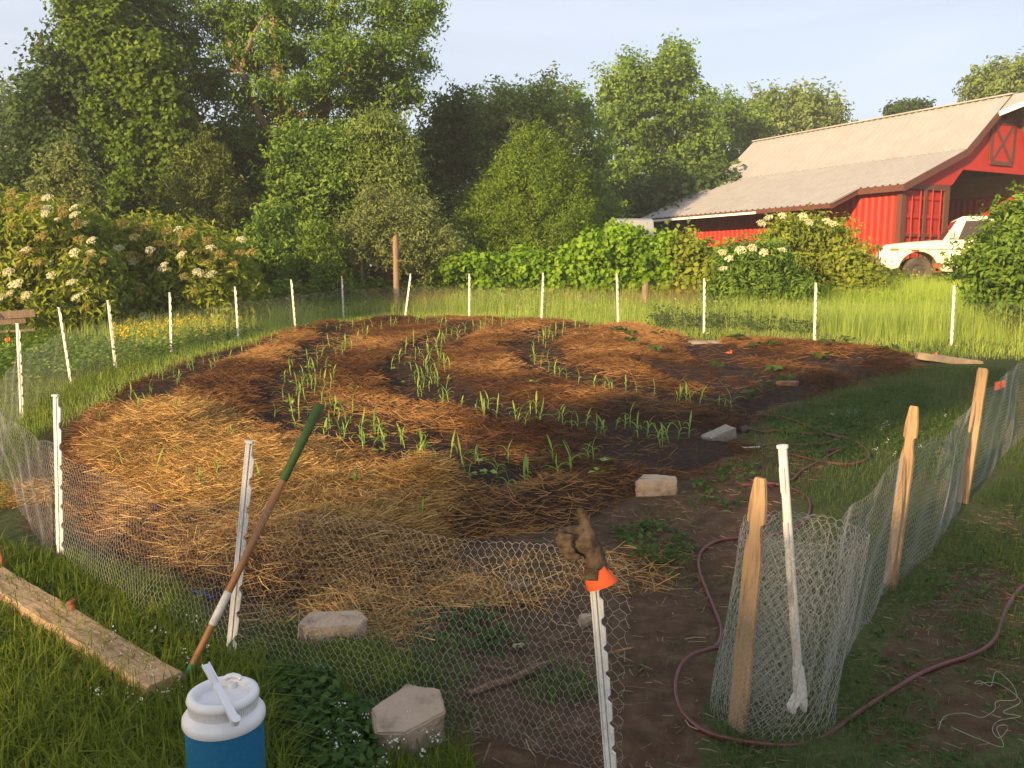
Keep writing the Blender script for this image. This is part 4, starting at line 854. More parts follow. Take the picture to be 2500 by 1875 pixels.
# ------------------------------------------------------------------ white step-in posts
NCL = 8
def make_post_meshes():
    pf = [(-.013, .0), (-.013, .004), (-.005, .004), (-.005, .014), (.005, .014), (.005, .004), (.013, .004), (.013, 0)]
    sh_ = MB().prism([(u, -v) for u, v in pf], -.02, 1.0, lambda u, v, w_: (u, v, w_))
    sh_.box((-.0105, -.006, .49), (.005, .006, 1.0)); sh_.box((.0105, -.006, .49), (.005, .006, 1.0)); sh_.box((0, -.006, 1.003), (.030, .022, .008))
    sm = sh_.mesh('shaft'); sm.materials.append(M['plastic'])
    c = MB(); c.add([(.013, -.009, -.05), (.022, -.007, -.04), (.0235, -.006, .03), (.013, -.009, .045), (.013, .001, -.05), (.022, .001, -.04), (.0235, .001, .03), (.013, .001, .045)], [(0, 1, 2, 3), (7, 6, 5, 4), (0, 4, 5, 1), (1, 5, 6, 2), (2, 6, 7, 3), (3, 7, 4, 0)])
    cm = c.mesh('clip'); cm.materials.append(M['plastic'])
    f = MB(); f.add([(-.016, -.01, .02), (.016, -.01, .02), (.075, -.008, .045), (.085, -.006, .03), (.02, -.008, -.03), (-.016, -.01, -.03), (-.016, .01, .02), (.016, .01, .02), (.075, .008, .045), (.085, .006, .03), (.02, .008, -.03), (-.016, .01, -.03)], [(0, 1, 2, 3, 4, 5), (11, 10, 9, 8, 7, 6)] + [(i, i + 6, (i + 1) % 6 + 6, (i + 1) % 6) for i in range(6)])
    f.tube([(-.006, 0, -.02), (-.006, 0, -.10)], [.008, .002], 6)
    fm = f.mesh('foot'); fm.materials.append(M['plastic']); return sm, cm, fm
PSH, PCL, PFT = make_post_meshes()
CLIPZ = [.11, .22, .33, .44, .55, .66, .78, .90]
def step_post(label, base, topp, rz=0, group='white step-in posts'):
    d = (Vector(topp) - Vector(base)); L_ = d.length
    root = empty('step_in_post', base); tag(root, label, 'fence post', group)
    q = d.to_track_quat('Z', 'Y'); root.rotation_euler = (q.to_matrix() @ Matrix.Rotation(rz, 3, 'Z')).to_euler() if False else (Matrix.Rotation(0, 3, 'Z') @ d.normalized().rotation_difference(Vector((0, 0, 1))).inverted().to_matrix() @ Matrix.Rotation(rz, 3, 'Z')).to_euler()
    root.scale = (1, 1, L_)
    root.scale = (1.12, 1.12, L_)
    link('shaft', PSH, None, root)
    for z in CLIPZ: o = link('clip', PCL, None, root); o.location = (0, 0, z)
    o = link('foot', PFT, None, root); return root
PB = [(38, 700, 47, 905, 8.67), (128, 665, 155, 835, 10.55), (233, 650, 250, 800, 12.0), (367, 633, 370, 767, 13.48), (508, 620, 515, 735, 15.76), (629, 605, 638, 711, 17.15), (738, 597, 742, 692, 18.7), (887, 592, 874, 688, 18.99), (1014, 592, 1013, 688, 18.6), (1173, 590, 1169, 695, 17.35), (1332, 592, 1335, 707, 16.0), (1521, 602, 1520, 720, 15.2), (1762, 612, 1758, 742, 13.94), (2061, 617, 2054, 747, 13.5)]
ordn = ['first', 'second', 'third', 'fourth', 'fifth', 'sixth', 'seventh', 'eighth', 'ninth', 'tenth', 'eleventh', 'twelfth', 'thirteenth', 'fourteenth']
hints = ['at far left edge', 'leaning left, at left edge', 'leaning left below the elderberry', 'before the yellow flowers', 'below the second elderberry', 'near the board fence', 'left of the tall wooden post', 'tilted right by the tall wooden post', 'at the left end of the grapevines', 'below the middle grapevine', 'left of the short wooden post', 'before the low elder', 'before the bramble', 'below the right sapling']
BP = []
for i, (x0, y0, x1, y1, d) in enumerate(PB):
    b = at(x1, y1); tp_ = deep(x0, y0, b.y - .0)
    step_post(f'white step-in post {hints[i]}, {ordn[i]} from left along far netting', b - Vector((0, 0, .03)), tp_, random.Random(i).uniform(-.5, .2), 'white step-in posts round the garden'); BP.append((b, tp_))
NL = at(130, 1228); NLt = deep(122, 855, NL.y)
step_post('bright white step-in post near the left edge, front fence', NL - Vector((0, 0, .02)), NLt, -.15, 'white step-in posts in front')
NM = at(492, 1448); NMt = deep(540, 955, NM.y + .02)
step_post('white step-in post leaning right behind the wooden handle', NM - Vector((0, 0, .02)), NMt, -.1, 'white step-in posts in front')
GP = Vector((.335, 2.62, 0)); GPt = deep(1279, 1200, 2.66)
step_post('white step-in post carrying the muddy glove', GP - Vector((0, 0, .02)), GPt, -.35, 'white step-in posts in front')

# ------------------------------------------------------------------ chicken wire
def netting(path, height, cell, wave=.02, seed=0, r=.0009, lean=None, top=None, zbase=None, clumpy=0.):
    """path: list of ground points; hexagon mesh hung along it. returns arrays of 3-sided wires"""
    P = np.array([[p[0], p[1]] for p in path]); seg = np.hypot(*(P[1:] - P[:-1]).T); cum = np.concatenate([[0], np.cumsum(seg)]); Lt = cum[-1]
    HZ = np.array(top if top is not None else [height] * len(P), float); BZ_ = np.array(zbase if zbase is not None else [0.] * len(P), float)
    LX = np.array(lean if lean is not None else [(0, 0)] * len(P), float)
    dx = cell; nu = int(Lt / dx); nv = int(height / (cell * .87))
    # brick-like vertex rows: every hexagon has vertices at two heights
    def pt(u, v):
        u = np.clip(u, 0, Lt); x = np.interp(u, cum, P[:, 0]); y = np.interp(u, cum, P[:, 1])
        h = np.interp(u, cum, HZ); zb = np.interp(u, cum, BZ_); lx = np.interp(u, cum, LX[:, 0]); ly = np.interp(u, cum, LX[:, 1])
        k = np.clip(np.searchsorted(cum, u, side='right') - 1, 0, len(seg) - 1); t = (P[k + 1] - P[k]) / (seg[k][:, None] + 1e-9)
        nrm = np.stack([-t[:, 1], t[:, 0]], 1)
        wv = wave * (np.sin(u * 2.1 + seed + v * 2) + .6 * np.sin(u * 5.3 + v * 6 + seed) + .5 * np.sin(u * 11 - v * 9))
        fr = (u - cum[k]) / (seg[k] + 1e-9); sag = 4 * fr * (1 - fr) * clumpy * seg[k]
        z = G(x, y) + zb + v * (h - sag - zb) + .012 * np.sin(u * 7 + seed)
        ju = .09 * cell * np.sin(u * 173 + v * 97 + seed); jv = .07 * cell * np.sin(u * 131 - v * 151); z = z + jv
        return np.stack([x + nrm[:, 0] * wv + lx * v + t[:, 0] * ju, y + nrm[:, 1] * wv + ly * v + t[:, 1] * ju, z], 1)
    A, Bq = [], []
    for j in range(nv + 1):
        v0 = j / nv
        us = (np.arange(nu) + (.5 if j % 2 else 0)) * dx
        zz = .28 / nv
        # zigzag row: (u, v+) -> (u+dx/2, v-) -> (u+dx, v+)
        a = np.stack([us, np.full(nu, v0 + zz * (1 if True else -1))], 1); b = np.stack([us + dx / 2, np.full(nu, v0 - zz)], 1); c = np.stack([us + dx, np.full(nu, v0 + zz)], 1)
        A += [a, b]; Bq += [b, c]
        if j < nv:                                   # twisted verticals
            A.append(np.stack([us, np.full(nu, v0 + zz)], 1)); Bq.append(np.stack([us, np.full(nu, (j + 1) / nv - zz)], 1))
    A = np.concatenate(A); Bq = np.concatenate(Bq)
    rs = np.random.default_rng(seed); jit = lambda X: X + 0
    PA = pt(A[:, 0], np.clip(A[:, 1], 0, 1)); PBq = pt(Bq[:, 0], np.clip(Bq[:, 1], 0, 1))
    return PA, PBq, r
def wires(PA, PB_, r):
    n = len(PA); D = unit(PB_ - PA); U = np.where(np.abs(D[:, 2:3]) > .9, np.array([[1., 0, 0]]), np.array([[0, 0, 1.]])); S1 = unit(np.cross(D, U)); S2 = np.cross(D, S1)
    V = np.empty((n, 6, 3))
    for k in range(3):
        o = (S1 * math.cos(k * 2.0944) + S2 * math.sin(k * 2.0944)) * r; V[:, k] = PA + o; V[:, 3 + k] = PB_ + o
    q = (np.arange(n) * 6)[:, None]
    Q = np.concatenate([q + np.array([[a, b, b + 3, a + 3]]) for a, b in ((0, 1), (1, 2), (2, 0))], 0)
    return V.reshape(-1, 3), Q
def net_obj(name, arrs, parent, r=.0009):
    A = np.concatenate([a[0] for a in arrs]); Bq = np.concatenate([a[1] for a in arrs]); V, Q = wires(A, Bq, r)
    o = link(name, npmesh(name, V, Q), M['wire'], parent); 
    if parent: o.matrix_parent_inverse = Matrix.Translation(parent.location).inverted()
    return o
# back run
n1 = empty('wire_netting', BP[0][0]); tag(n1, 'chicken wire netting strung along the far white posts round the bed', 'netting')
path = [NL + Vector((-.05, .05, 0)), (NL + BP[0][0]) / 2 + Vector((-.25, -.1, 0))] + [p[0] for p in BP] + [Vector((10.5, 13.2, 0))]
lean = [((NLt - NL).x * .7, 0), (-.05, 0)] + [((p[1] - p[0]).x * .72, 0) for p in BP] + [(0, 0)]
net_obj('mesh', [netting(path, .74, .042, .012, 1, lean=lean, clumpy=.02, top=[.72, .66] + [.72] * 15)], n1, .0006)
# front run
n2 = empty('wire_netting', NM); tag(n2, 'slack chicken wire netting hung across the front between three white posts', 'netting')
path = [NL, NL.lerp(NM, .3) + Vector((-.03, -.06, 0)), NL.lerp(NM, .62) + Vector((-.02, -.08, 0)), NM, NM.lerp(GP, .3) + Vector((-.03, .03, 0)), NM.lerp(GP, .65) + Vector((0, .04, 0)), GP, GP + Vector((.04, -.01, 0)), GP + Vector((.045, -.05, 0))]
dl = [(.0, .0), (.05, .16), (.06, .12), (.06, 0), (.05, .05), (.04, .04), (-.02, .02), (0, 0), (.0, .0)]
net_obj('mesh', [netting(path, .74, .032, .012, 3, lean=dl, top=[.72, .62, .60, .74, .73, .74, .77, .77, .75])], n2, .00062)
# right run with the loose roll at its end
P2 = at(1922, 1270); P3_ = at(2080, 1085)
n3 = empty('wire_netting', (1.05, 2.99, 0)); tag(n3, 'chicken wire netting along wooden pickets ending in a loose upright roll', 'netting')
path = [Vector((1.22, 3.08, 0)), Vector((1.52, 3.55, 0)), P2, P2.lerp(P3_, .5) + Vector((.04, -.02, 0)), P3_, Vector((4.6, 7.5, 0)), Vector((6.6, 9.2, 0)), Vector((9.0, 11.2, 0))]
net_obj('mesh', [netting(path, .76, .033, .011, 7, lean=[(.05, .02), (.05, .1), (.06, .04), (.05, .03), (.05, .03), (0, 0), (0, 0), (0, 0)], top=[.76, .70, .76, .70, .76, .74, .74, .74])], n3, .0006)
sp = []; cx, cy = .995, 3.02
for i in range(330):
    t = i / 329; a = R(-20) - t * 2 * math.pi * 6
    rr = .24 if t < .14 else .23 - (t - .14) / .86 * .165
    k = max(0, (t - .14)) * .09
    sp.append(Vector((cx - k + rr * math.cos(a) * (1 + .05 * math.sin(a * 2.3)), cy + rr * .92 * math.sin(a), 0)))
ra = netting(sp, .75, .036, .008, 9, lean=[(.10, .0)] * len(sp))
o = net_obj('roll', [ra], n3, .0006)

# ------------------------------------------------------------------ wooden pickets
def picket(label, base, topp, wd, th, rz, fancy=True):
    base = Vector(base); d = Vector(topp) - base; L_ = d.length; root = empty('wooden_picket', base); tag(root, label, 'picket', 'wooden pickets on the right')
    h = wd / 2
    if fancy: pr = [(-h, -.05), (h, -.05), (h, L_ - .30), (h * .9, L_ - .255), (h * .66, L_ - .215), (h * .62, L_ - .185), (h * .72, L_ - .172), (h * .98, L_ - .168), (h, L_ - .15), (h * .92, L_ - .09), (h * .62, L_ - .012), (h * .5, L_), (-h * .5, L_), (-h * .62, L_ - .012), (-h * .92, L_ - .09), (-h, L_ - .15), (-h * .98, L_ - .168), (-h * .72, L_ - .172), (-h * .62, L_ - .185), (-h * .66, L_ - .215), (-h * .9, L_ - .255), (-h, L_ - .30)]
    else: pr = [(-h, -.05), (h, -.05), (h, L_ - .02), (h * .7, L_), (-h * .8, L_), (-h, L_ - .03)]
    MB().prism(pr, -th / 2, th / 2, lambda u, v, w_: (u, w_, v)).build('board', M['picket'], root, bevel=.003)
    root.rotation_euler = (Vector((0, 0, 1)).rotation_difference(d.normalized()).to_matrix() @ Matrix.Rotation(rz, 3, 'Z')).to_euler(); return root
b1 = at(1592, 1578)
picket('notched pine picket at the left of the wire roll', b1, deep(1643, 1032, b1.y + .03), .072, .02, R(-50))
picket('tall notched pine picket, second along the right netting', P2, deep(1975, 877, P2.y + .02), .072, .02, R(-55))
picket('plain pine stake farthest along the right netting', P3_, deep(2124, 795, P3_.y), .07, .022, R(-50), False)
for (pk, zz) in ((0, .5),): pass
# loose post standing in the roll, round cap up and spiked foot down
lb = Vector((1.115, 3.03, .035)); lt = deep(1690, 962, 3.06)
loose = empty('step_in_post', lb); tag(loose, 'loose white step-in post with spiked foot standing inside the wire roll', 'fence post')
dv = lt - lb; loose.rotation_euler = (Vector((0, 0, 1)).rotation_difference(dv.normalized()).to_matrix() @ Matrix.Rotation(R(25), 3, 'Z')).to_euler()
LL = dv.length
MB().tube([(0, 0, .04), (0, 0, LL)], .0165, 14).build('shaft', M['plastic'], loose, smooth=True)
mb = MB(); mb.lathe([(.0165, LL - .012), (.0215, LL - .01), (.0215, LL), (.017, LL), (.014, LL - .01), (.0, LL - .01)], 18); mb.build('cap', M['plastic'], loose, smooth=True)
for zz in (LL - .13, LL - .34, LL - .46, LL - .56, .46, .33): mb = MB(); mb.box((-.018, -.008, zz), (.012, .02, .10)); mb.build('clip', M['plastic'], loose, bevel=.003)
mb = MB(); mb.prism([(.02, .16), (-.02, .16), (-.022, .06), (-.06, .02), (-.058, -.0), (-.04, -.045), (-.028, .0), (.0, .018), (.012, -.06), (.028, .0), (.03, .06)], -.011, .011, lambda u, v, w_: (u, w_, v)); mb.build('foot', M['plastic'], loose, bevel=.003)

# ------------------------------------------------------------------ leaning tool handle
hb = at(357, 1528); ht = deep(692, 873, 3.62)
tool = empty('garden_tool', hb - Vector((0, 0, .05))); tag(tool, 'long wooden tool handle with green grip leaning across the white post', 'tool')
dv = ht - tool.location; tool.rotation_euler = Vector((0, 0, 1)).rotation_difference(dv.normalized()).to_euler(); TLn = dv.length
def tpart(z0, z1, r0, r1, n, m):
    MB().lathe([(0, z0), (r0 * .9, z0), (r0, z0 + .004), (r1, z1 - .006), (r1 * .85, z1), (0, z1)], 18).build(n, M[m], tool, smooth=True)
tpart(.22, TLn - .36, .0145, .0165, 'shaft', 'handle'); tpart(TLn - .365, TLn, .0185, .0205, 'grip', 'grip'); tpart(.385, .53, .0163, .0166, 'sticker', 'label'); tpart(0, .225, .0135, .0155, 'painted_end', 'greenpaint')

# ------------------------------------------------------------------ timber with bolts
ba = at(-75, 1200, .13); bb = at(358, 1470, .12)
beam = empty('timber_beam', Vector((bb.x, bb.y, 0))); tag(beam, 'weathered timber beam with rusty bolts lying in the grass', 'beam')
ax = Vector((ba.x - bb.x, ba.y - bb.y, 0)); bl = ax.length; ax.normalize(); sd = Vector((-ax.y, ax.x, 0))
if sd.y < 0: sd = -sd
beam.rotation_euler = (0, 0, math.atan2(ax.y, ax.x))
mb = MB(); n = 26; vs = []; rs = random.Random(5)
for i in range(n + 1):
    x = bl * i / n; j = lambda a: rs.uniform(-a, a)
    y0 = -.085 + j(.004) + (-.0); y1 = .085 + j(.004) - (0 if i % 5 else .01)
    vs += [(x, y0, -.06), (x, y1, -.06), (x, y1 , .112 + j(.003)), (x, y1 - .012, .125), (x, y0 + .015, .125 + j(.003)), (x, y0, .108 + j(.006))]
mb.add(vs, [(i * 6 + k, i * 6 + (k + 1) % 6, i * 6 + 6 + (k + 1) % 6, i * 6 + 6 + k) for i in range(n) for k in range(6)] + [tuple(range(6)), tuple(n * 6 + k for k in range(5, -1, -1))])
mb.build('timber', M['timber'], beam)
def bolt(px, py, h, lean):
    q = at(px, py, .125); loc = beam.matrix_basis.inverted() @ q if False else Matrix.Rotation(-beam.rotation_euler.z, 3, 'Z') @ (q - beam.location)
    mb = MB(); d = Matrix.Rotation(-beam.rotation_euler.z, 3, 'Z') @ Vector(lean)
    b0 = Vector((loc.x, loc.y, .10)); mb.tube([b0, b0 + d * h], .012, 10); mb.tube([b0 + d * h, b0 + d * (h + .012)], .019, 8); mb.build('bolt', M['rust'], beam)
bolt(8, 1215, .10, Vector((-.25, .05, 1)).normalized()); bolt(162, 1318, .06, Vector((-.3, .1, .95)).normalized())

# ------------------------------------------------------------------ blue jug
jr = .122; jq = deep(485, 1560, 2.46); JH = .305
jug = empty('water_jug', (jq.x, 2.46, 0)); tag(jug, 'blue insulated water jug with white screw lid and fold-over handle', 'jug')
MB().lathe([(0, 0), (jr - .01, 0), (jr - .004, .008), (jr - .004, JH - .004), (0, JH - .003)], 64).build('sleeve', M['jugblue'], jug, smooth=True)
lid = MB().lathe([(jr - .02, JH - .003), (jr + .001, JH - .002), (jr + .004, JH + .006), (jr + .003, JH + .022), (jr - .006, JH + .034), (jr - .016, JH + .038), (jr - .019, JH + .042), (jr - .019, JH + .068), (jr - .014, JH + .072), (jr - .012, JH + .080), (jr - .016, JH + .092), (jr - .026, JH + .098), (jr - .036, JH + .097), (jr - .042, JH + .088), (jr - .046, JH + .072), (.02, JH + .068), (0, JH + .068)], 72).build('lid', M['jugwhite'], jug, smooth=True, angle=60)
kn = MB()
for k in range(90):
    a = 2 * math.pi * k / 90; kn.box(((jr - .0185) * math.cos(a), (jr - .0185) * math.sin(a), JH + .055), (.003, .003, .022), Matrix.Rotation(a, 3, 'Z'))
o = kn.build('knurled_rim', M['jugwhite'], lid)
hA = deep(443, 1436, 2.47) - jug.location; hB = deep(508, 1556, 2.335) - jug.location
d = (hB - hA).normalized(); hd = MB()
side = d.cross(Vector((0, 0, 1))).normalized(); upv = side.cross(d)
def chan(a, b, w0, w1, h): 
    hd.add([a - side * w0 - upv * h, a + side * w0 - upv * h, b + side * w1 - upv * h, b - side * w1 - upv * h, a - side * w0 + upv * h, a + side * w0 + upv * h, b + side * w1 + upv * h, b - side * w1 + upv * h], [(3, 2, 1, 0), (4, 5, 6, 7), (0, 1, 5, 4), (1, 2, 6, 5), (2, 3, 7, 6), (3, 0, 4, 7)])
m1 = hA.lerp(hB, .36)
chan(hA, m1, .0115, .0105, .003)
for s_ in (-1, 1): hd.beam(hA + side * s_ * .011 + upv * .005, m1 + side * s_ * .0105 + upv * .005, .003, .012, up=upv)
chan(m1, hB, .0105, .0125, .0065)
ho = hd.build('handle', M['jugwhite'], jug, bevel=.002)
mb = MB(); mb.tube([hB - upv * .010, hB + upv * .011], .0140, 20); mb.build('pivot', M['jugwhite'], ho, smooth=True)
mb = MB(); mb.tube([(-.022, .078, JH + .094), (-.012, .083, JH + .101), (.005, .085, JH + .104), (.022, .083, JH + .101), (.032, .078, JH + .094)], .008, 10); mb.tube([(.005, .07, JH + .068), (.005, .07, JH + .086)], [.015, .012], 16); mb.build('spout_cap', M['jugwhite'], lid, smooth=True)

# ------------------------------------------------------------------ glove on the post
gl = empty('work_glove', GPt); tag(gl, 'muddy brown work glove with orange cuff hung over the post end', 'glove')
def capsules(chains):
    bm = bmesh.new()
    for pts, rad in chains:
        for i in range(len(pts) - 1):
            a, b = Vector(pts[i]), Vector(pts[i + 1]); n = max(2, int((b - a).length / .006))
            for k in range(n + 1):
                t = k / n; r = rad[i] + (rad[i + 1] - rad[i]) * t
                bmesh.ops.create_icosphere(bm, subdivisions=2, radius=r, matrix=Matrix.Translation(a.lerp(b, t)))
    me = bpy.data.meshes.new('glove'); bm.to_mesh(me); bm.free(); return me
# local frame: origin at post top; wrist opening below, fist of four curled fingers to the left, thumb up
ch = [([(.005, 0, -.085), (.0, 0, -.045), (-.004, 0, .0)], [.030, .028, .030]),
      ([(.012, .004, -.085), (.008, .004, -.03), (-.004, .0, .02)], [.028, .027, .026]),
      ([(-.004, 0, -.01), (-.006, .002, .03), (-.010, .004, .066), (-.017, .004, .094)], [.028, .020, .0165, .0130]),       # thumb
      ([(-.008, 0, .0), (-.040, .0, .004)], [.034, .030])]
fz = [.038, .019, -.001, -.020]; fl = [.082, .090, .086, .074]
for k in range(4):
    z = fz[k]; ch.append(([(-.022, .006 - .004 * k, z), (-.050, .004, z + .006), (-fl[k], -.004, z + .004), (-fl[k] + .004, -.030, z - .003), (-fl[k] + .030, -.038, z - .006)], [.0150, .0138, .0130, .0122, .0110]))
me = capsules(ch)
go_ = link('glove_body', me, M['glove'], gl); rm_ = go_.modifiers.new('remesh', 'REMESH'); rm_.mode = 'VOXEL'; rm_.voxel_size = .0028; rm_.use_smooth_shade = True
sm_ = go_.modifiers.new('smooth', 'SMOOTH'); sm_.iterations = 4; sm_.factor = .5
mb = MB(); n = 28; vs = []
cuffp = [(-.0, -.072, .0335, .030), (.003, -.085, .036, .031), (.008, -.105, .041, .033), (.014, -.128, .047, .036), (.0145, -.1285, .0445, .033), (.008, -.105, .038, .030), (.0, -.075, .030, .027)]
for cx_, z, rx, ry in cuffp: vs += [(cx_ + rx * math.cos(2 * math.pi * k / n) * (1 + .04 * math.sin(3 * k)), ry * math.sin(2 * math.pi * k / n), z + (.010 * math.cos(2 * math.pi * k / n) if z < -.1 else .004 * math.sin(k * 1.3))) for k in range(n)]
mb.add(vs, [(i * n + k, i * n + (k + 1) % n, (i + 1) * n + (k + 1) % n, (i + 1) * n + k) for i in range(len(cuffp) - 1) for k in range(n)]); mb.build('cuff', M['cuff'], gl, smooth=True, angle=80)
mb = MB(); mb.box((-.012, -.0345, -.083), (.040, .006, .035), Matrix.Rotation(R(8), 3, 'Y')); mb.build('patch', M['glove'], gl, bevel=.003)
gl.rotation_euler = (R(-4), R(-9), R(-6)); gl.scale = (1.13, 1.13, 1.13); gl.location = GPt + Vector((-.004, -.006, .045))

# ------------------------------------------------------------------ blocks, bricks, stones
def block(name, label, cat, loc, rz, plan, h, m, tilt=(0, 0), sink=.028):
    root = empty(name, (loc[0], loc[1], loc[2] - sink)); tag(root, label, cat)
    root.rotation_euler = (tilt[0], tilt[1], rz); rs = random.Random(int(loc[0] * 100))
    bm = bmesh.new(); vs0 = [bm.verts.new((x + rs.uniform(-.003, .003), y + rs.uniform(-.003, .003), 0)) for x, y in plan]; f = bm.faces.new(vs0)
    r_ = bmesh.ops.extrude_face_region(bm, geom=[f]); [setattr(v, 'co', v.co + Vector((0, 0, h))) for v in r_['geom'] if isinstance(v, bmesh.types.BMVert)]
    bmesh.ops.recalc_face_normals(bm, faces=bm.faces[:]); bmesh.ops.bevel(bm, geom=bm.edges[:], offset=.007, segments=2, affect='EDGES')
    bmesh.ops.triangulate(bm, faces=bm.faces[:]); bmesh.ops.subdivide_edges(bm, edges=bm.edges[:], cuts=3, use_grid_fill=True)
    for v in bm.verts: v.co += Vector(mnoise.noise_vector(v.co * 16 + Vector(loc))) * .010 + Vector(mnoise.noise_vector(v.co * 60)) * .0018
    me = bpy.data.meshes.new('block'); bm.to_mesh(me); bm.free(); link('block', me, M[m], root); return root
HEXP = [(-.15, -.02), (-.10, .085), (.10, .085), (.15, -.02), (.09, -.09), (-.09, -.09)]
q = at(872, 1600); block('retaining_block', 'tan concrete wall block lying behind the front netting, nearest', 'block', (q.x + .01, q.y + .03, 0), R(38), [(-.15, -.045), (-.10, .085), (.08, .13), (.165, .02), (.10, -.10), (-.07, -.115)], .15, 'concrete', (R(7), R(-5)))
q = at(705, 1395); block('retaining_block', 'tan concrete wall block half covered by straw behind the netting', 'block', (q.x, q.y + .07, 0), R(14), [(-.155, -.05), (-.10, .08), (.13, .08), (.17, -.01), (.12, -.08), (-.10, -.09)], .135, 'concrete', (R(4), R(5)))
q = at(1420, 1078); block('retaining_block', 'grey tan concrete wall block on bare dirt at the bed edge', 'block', (q.x, q.y + .12, float(G(q.x, q.y)) + .0), R(-6), [(-.15, -.105), (.02, -.11), (.155, -.06), (.16, .06), (.05, .11), (-.08, .10)], .155, 'concrete')
q = at(1556, 956); block('concrete_brick', 'tilted grey concrete brick beside the wet soil', 'brick', (q.x, q.y + .05, top(q.x, q.y)), R(28), [(-.16, -.07), (.16, -.07), (.16, .07), (-.16, .07)], .11, 'greyblock', (R(6), R(-14)))
q = at(1532, 748); block('flat_paver', 'pale flat paver at the back of the bed', 'paver', (q.x, q.y + .1, float(G(q.x, q.y)) + .02), R(4), [(-.30, -.13), (.30, -.13), (.30, .13), (-.30, .13)], .09, 'greyblock')
q = at(1492, 702); block('red_brick_slab', 'reddish slab in the weeds behind the back netting', 'slab', (q.x, q.y + .1, float(G(q.x, q.y))), R(-3), [(-.32, -.1), (.32, -.1), (.32, .1), (-.32, .1)], .12, 'brickred')
q = at(1700, 838); block('brown_stone', 'small brown stone at the right end of a straw row', 'stone', (q.x, q.y, float(G(q.x, q.y)) + .02), R(10), [(-.13, -.07), (.1, -.08), (.16, .0), (.08, .08), (-.12, .07)], .09, 'brickred')
q = at(2045, 782); sl_ = block('tan_slab', 'bent tan stone slab in the grass at the right end of the bed', 'slab', (q.x, q.y, float(G(q.x, q.y)) + .02), R(-12), [(-.42, -.09), (-.2, -.14), (.45, -.10), (.42, .07), (.05, .10), (-.40, .13)], .09, 'tanstone', (0, R(7)))
q = at(724, 687); block('small_stone', 'small pale stone beside the seventh far post', 'stone', (q.x, q.y, float(G(q.x, q.y))), 0, [(-.08, -.06), (.08, -.06), (.09, .05), (-.07, .06)], .15, 'greyblock')
q = at(1118, 1400); block('wood_chip', 'pale wood chip on the dirt behind the front netting', 'wood chip', (q.x, q.y, 0.008), R(10), [(-.034, -.012), (.03, -.016), (.036, .01), (-.02, .018)], .016, 'tanstone', sink=0)
q = at(1262, 1350); block('dirt_clod', 'crumbly pinkish clod beside the glove post', 'clod', (q.x, q.y, 0), R(20), [(-.035, -.03), (.03, -.034), (.04, .02), (-.02, .036)], .05, 'concrete', sink=.0)
q = at(1120, 1280); block('dirt_clod', 'brown clod at the end of the loose straw strands', 'clod', (q.x, q.y, 0), R(5), [(-.09, -.05), (.06, -.06), (.10, .02), (-.04, .06)], .05, 'stick', sink=0)
q = at(1350, 1408); block('bark_slab', 'thin piece of brown bark on the dirt right of the glove post', 'bark', (q.x, q.y, .004), R(14), [(-.075, -.008), (.05, -.018), (.08, .0), (.0, .015), (-.06, .01)], .012, 'handle', sink=0)
q = at(1068, 1585 - 30); 
# stick
mb = MB(); pts = [at(1010, 1500, .02), at(1060, 1480, .03), at(1110, 1465, .03), at(1160, 1440, .03), at(1200, 1428, .02)]
st = empty('curved_stick', pts[0]); tag(st, 'curved brown stick lying on dirt behind the netting', 'stick')
mb.tube([p_ - pts[0] for p_ in pts], [.011, .017, .014, .017, .010], 8).build('branch', M['stick'], st, smooth=True)
# blue scrap
q = at(442, 1292); bs = empty('plastic_scrap', q); tag(bs, 'crumpled blue plastic scrap behind the leaning handle', 'plastic')
rs = random.Random(2); mb = MB(); vs = [((i - 3) * .022, (j - 1.5) * .02 - (i - 3) * .008, rs.uniform(.0, .045)) for i in range(7) for j in range(4)]
mb.add(vs, [(i * 4 + j, i * 4 + j + 1, i * 4 + 5 + j, i * 4 + 4 + j) for i in range(6) for j in range(3)]).build('film', M['bluefilm'], bs)
# marker flags
def flag(label, px, py, ybase, sz=.06):
    b = at(px + 2, ybase); root = empty('marker_flag', b); tag(root, label, 'flag', 'orange marker flags'); t_ = deep(px, py, b.y); h = t_.z - b.z
    MB().tube([(0, 0, -.03), (.005, 0, h + sz * .4)], .0015, 5).build('wire_stem', M['metal'], root)
    mb = MB(); n = 5; vs = []
    for i in range(n + 1):
        for j in (0, 1): vs.append((-sz * 1.1 * i / n, .012 * math.sin(i * 1.7), h - sz * .4 + j * sz * .85 - .008 * i * (1 - j * .3)))
    mb.add(vs, [(i * 2, i * 2 + 1, i * 2 + 3, i * 2 + 2) for i in range(n)]).build('pennant', M['orange'], root)
flag('orange marker flag in the grass at the right edge', 2166, 829, 865, .10)
flag('orange marker flag behind the middle of the bed', 1273, 719, 728, .09)
flag('orange marker flag between the sixth and seventh far posts', 700, 667, 690, .06)
flag('orange marker flag by the first far post at the left edge', 22, 732, 775, .07)
flag('small orange marker flag beside the pale paver', 1578, 761, 768, .07)
flag('orange tipped marker flag by the tan slab', 2020, 765, 776, .06)

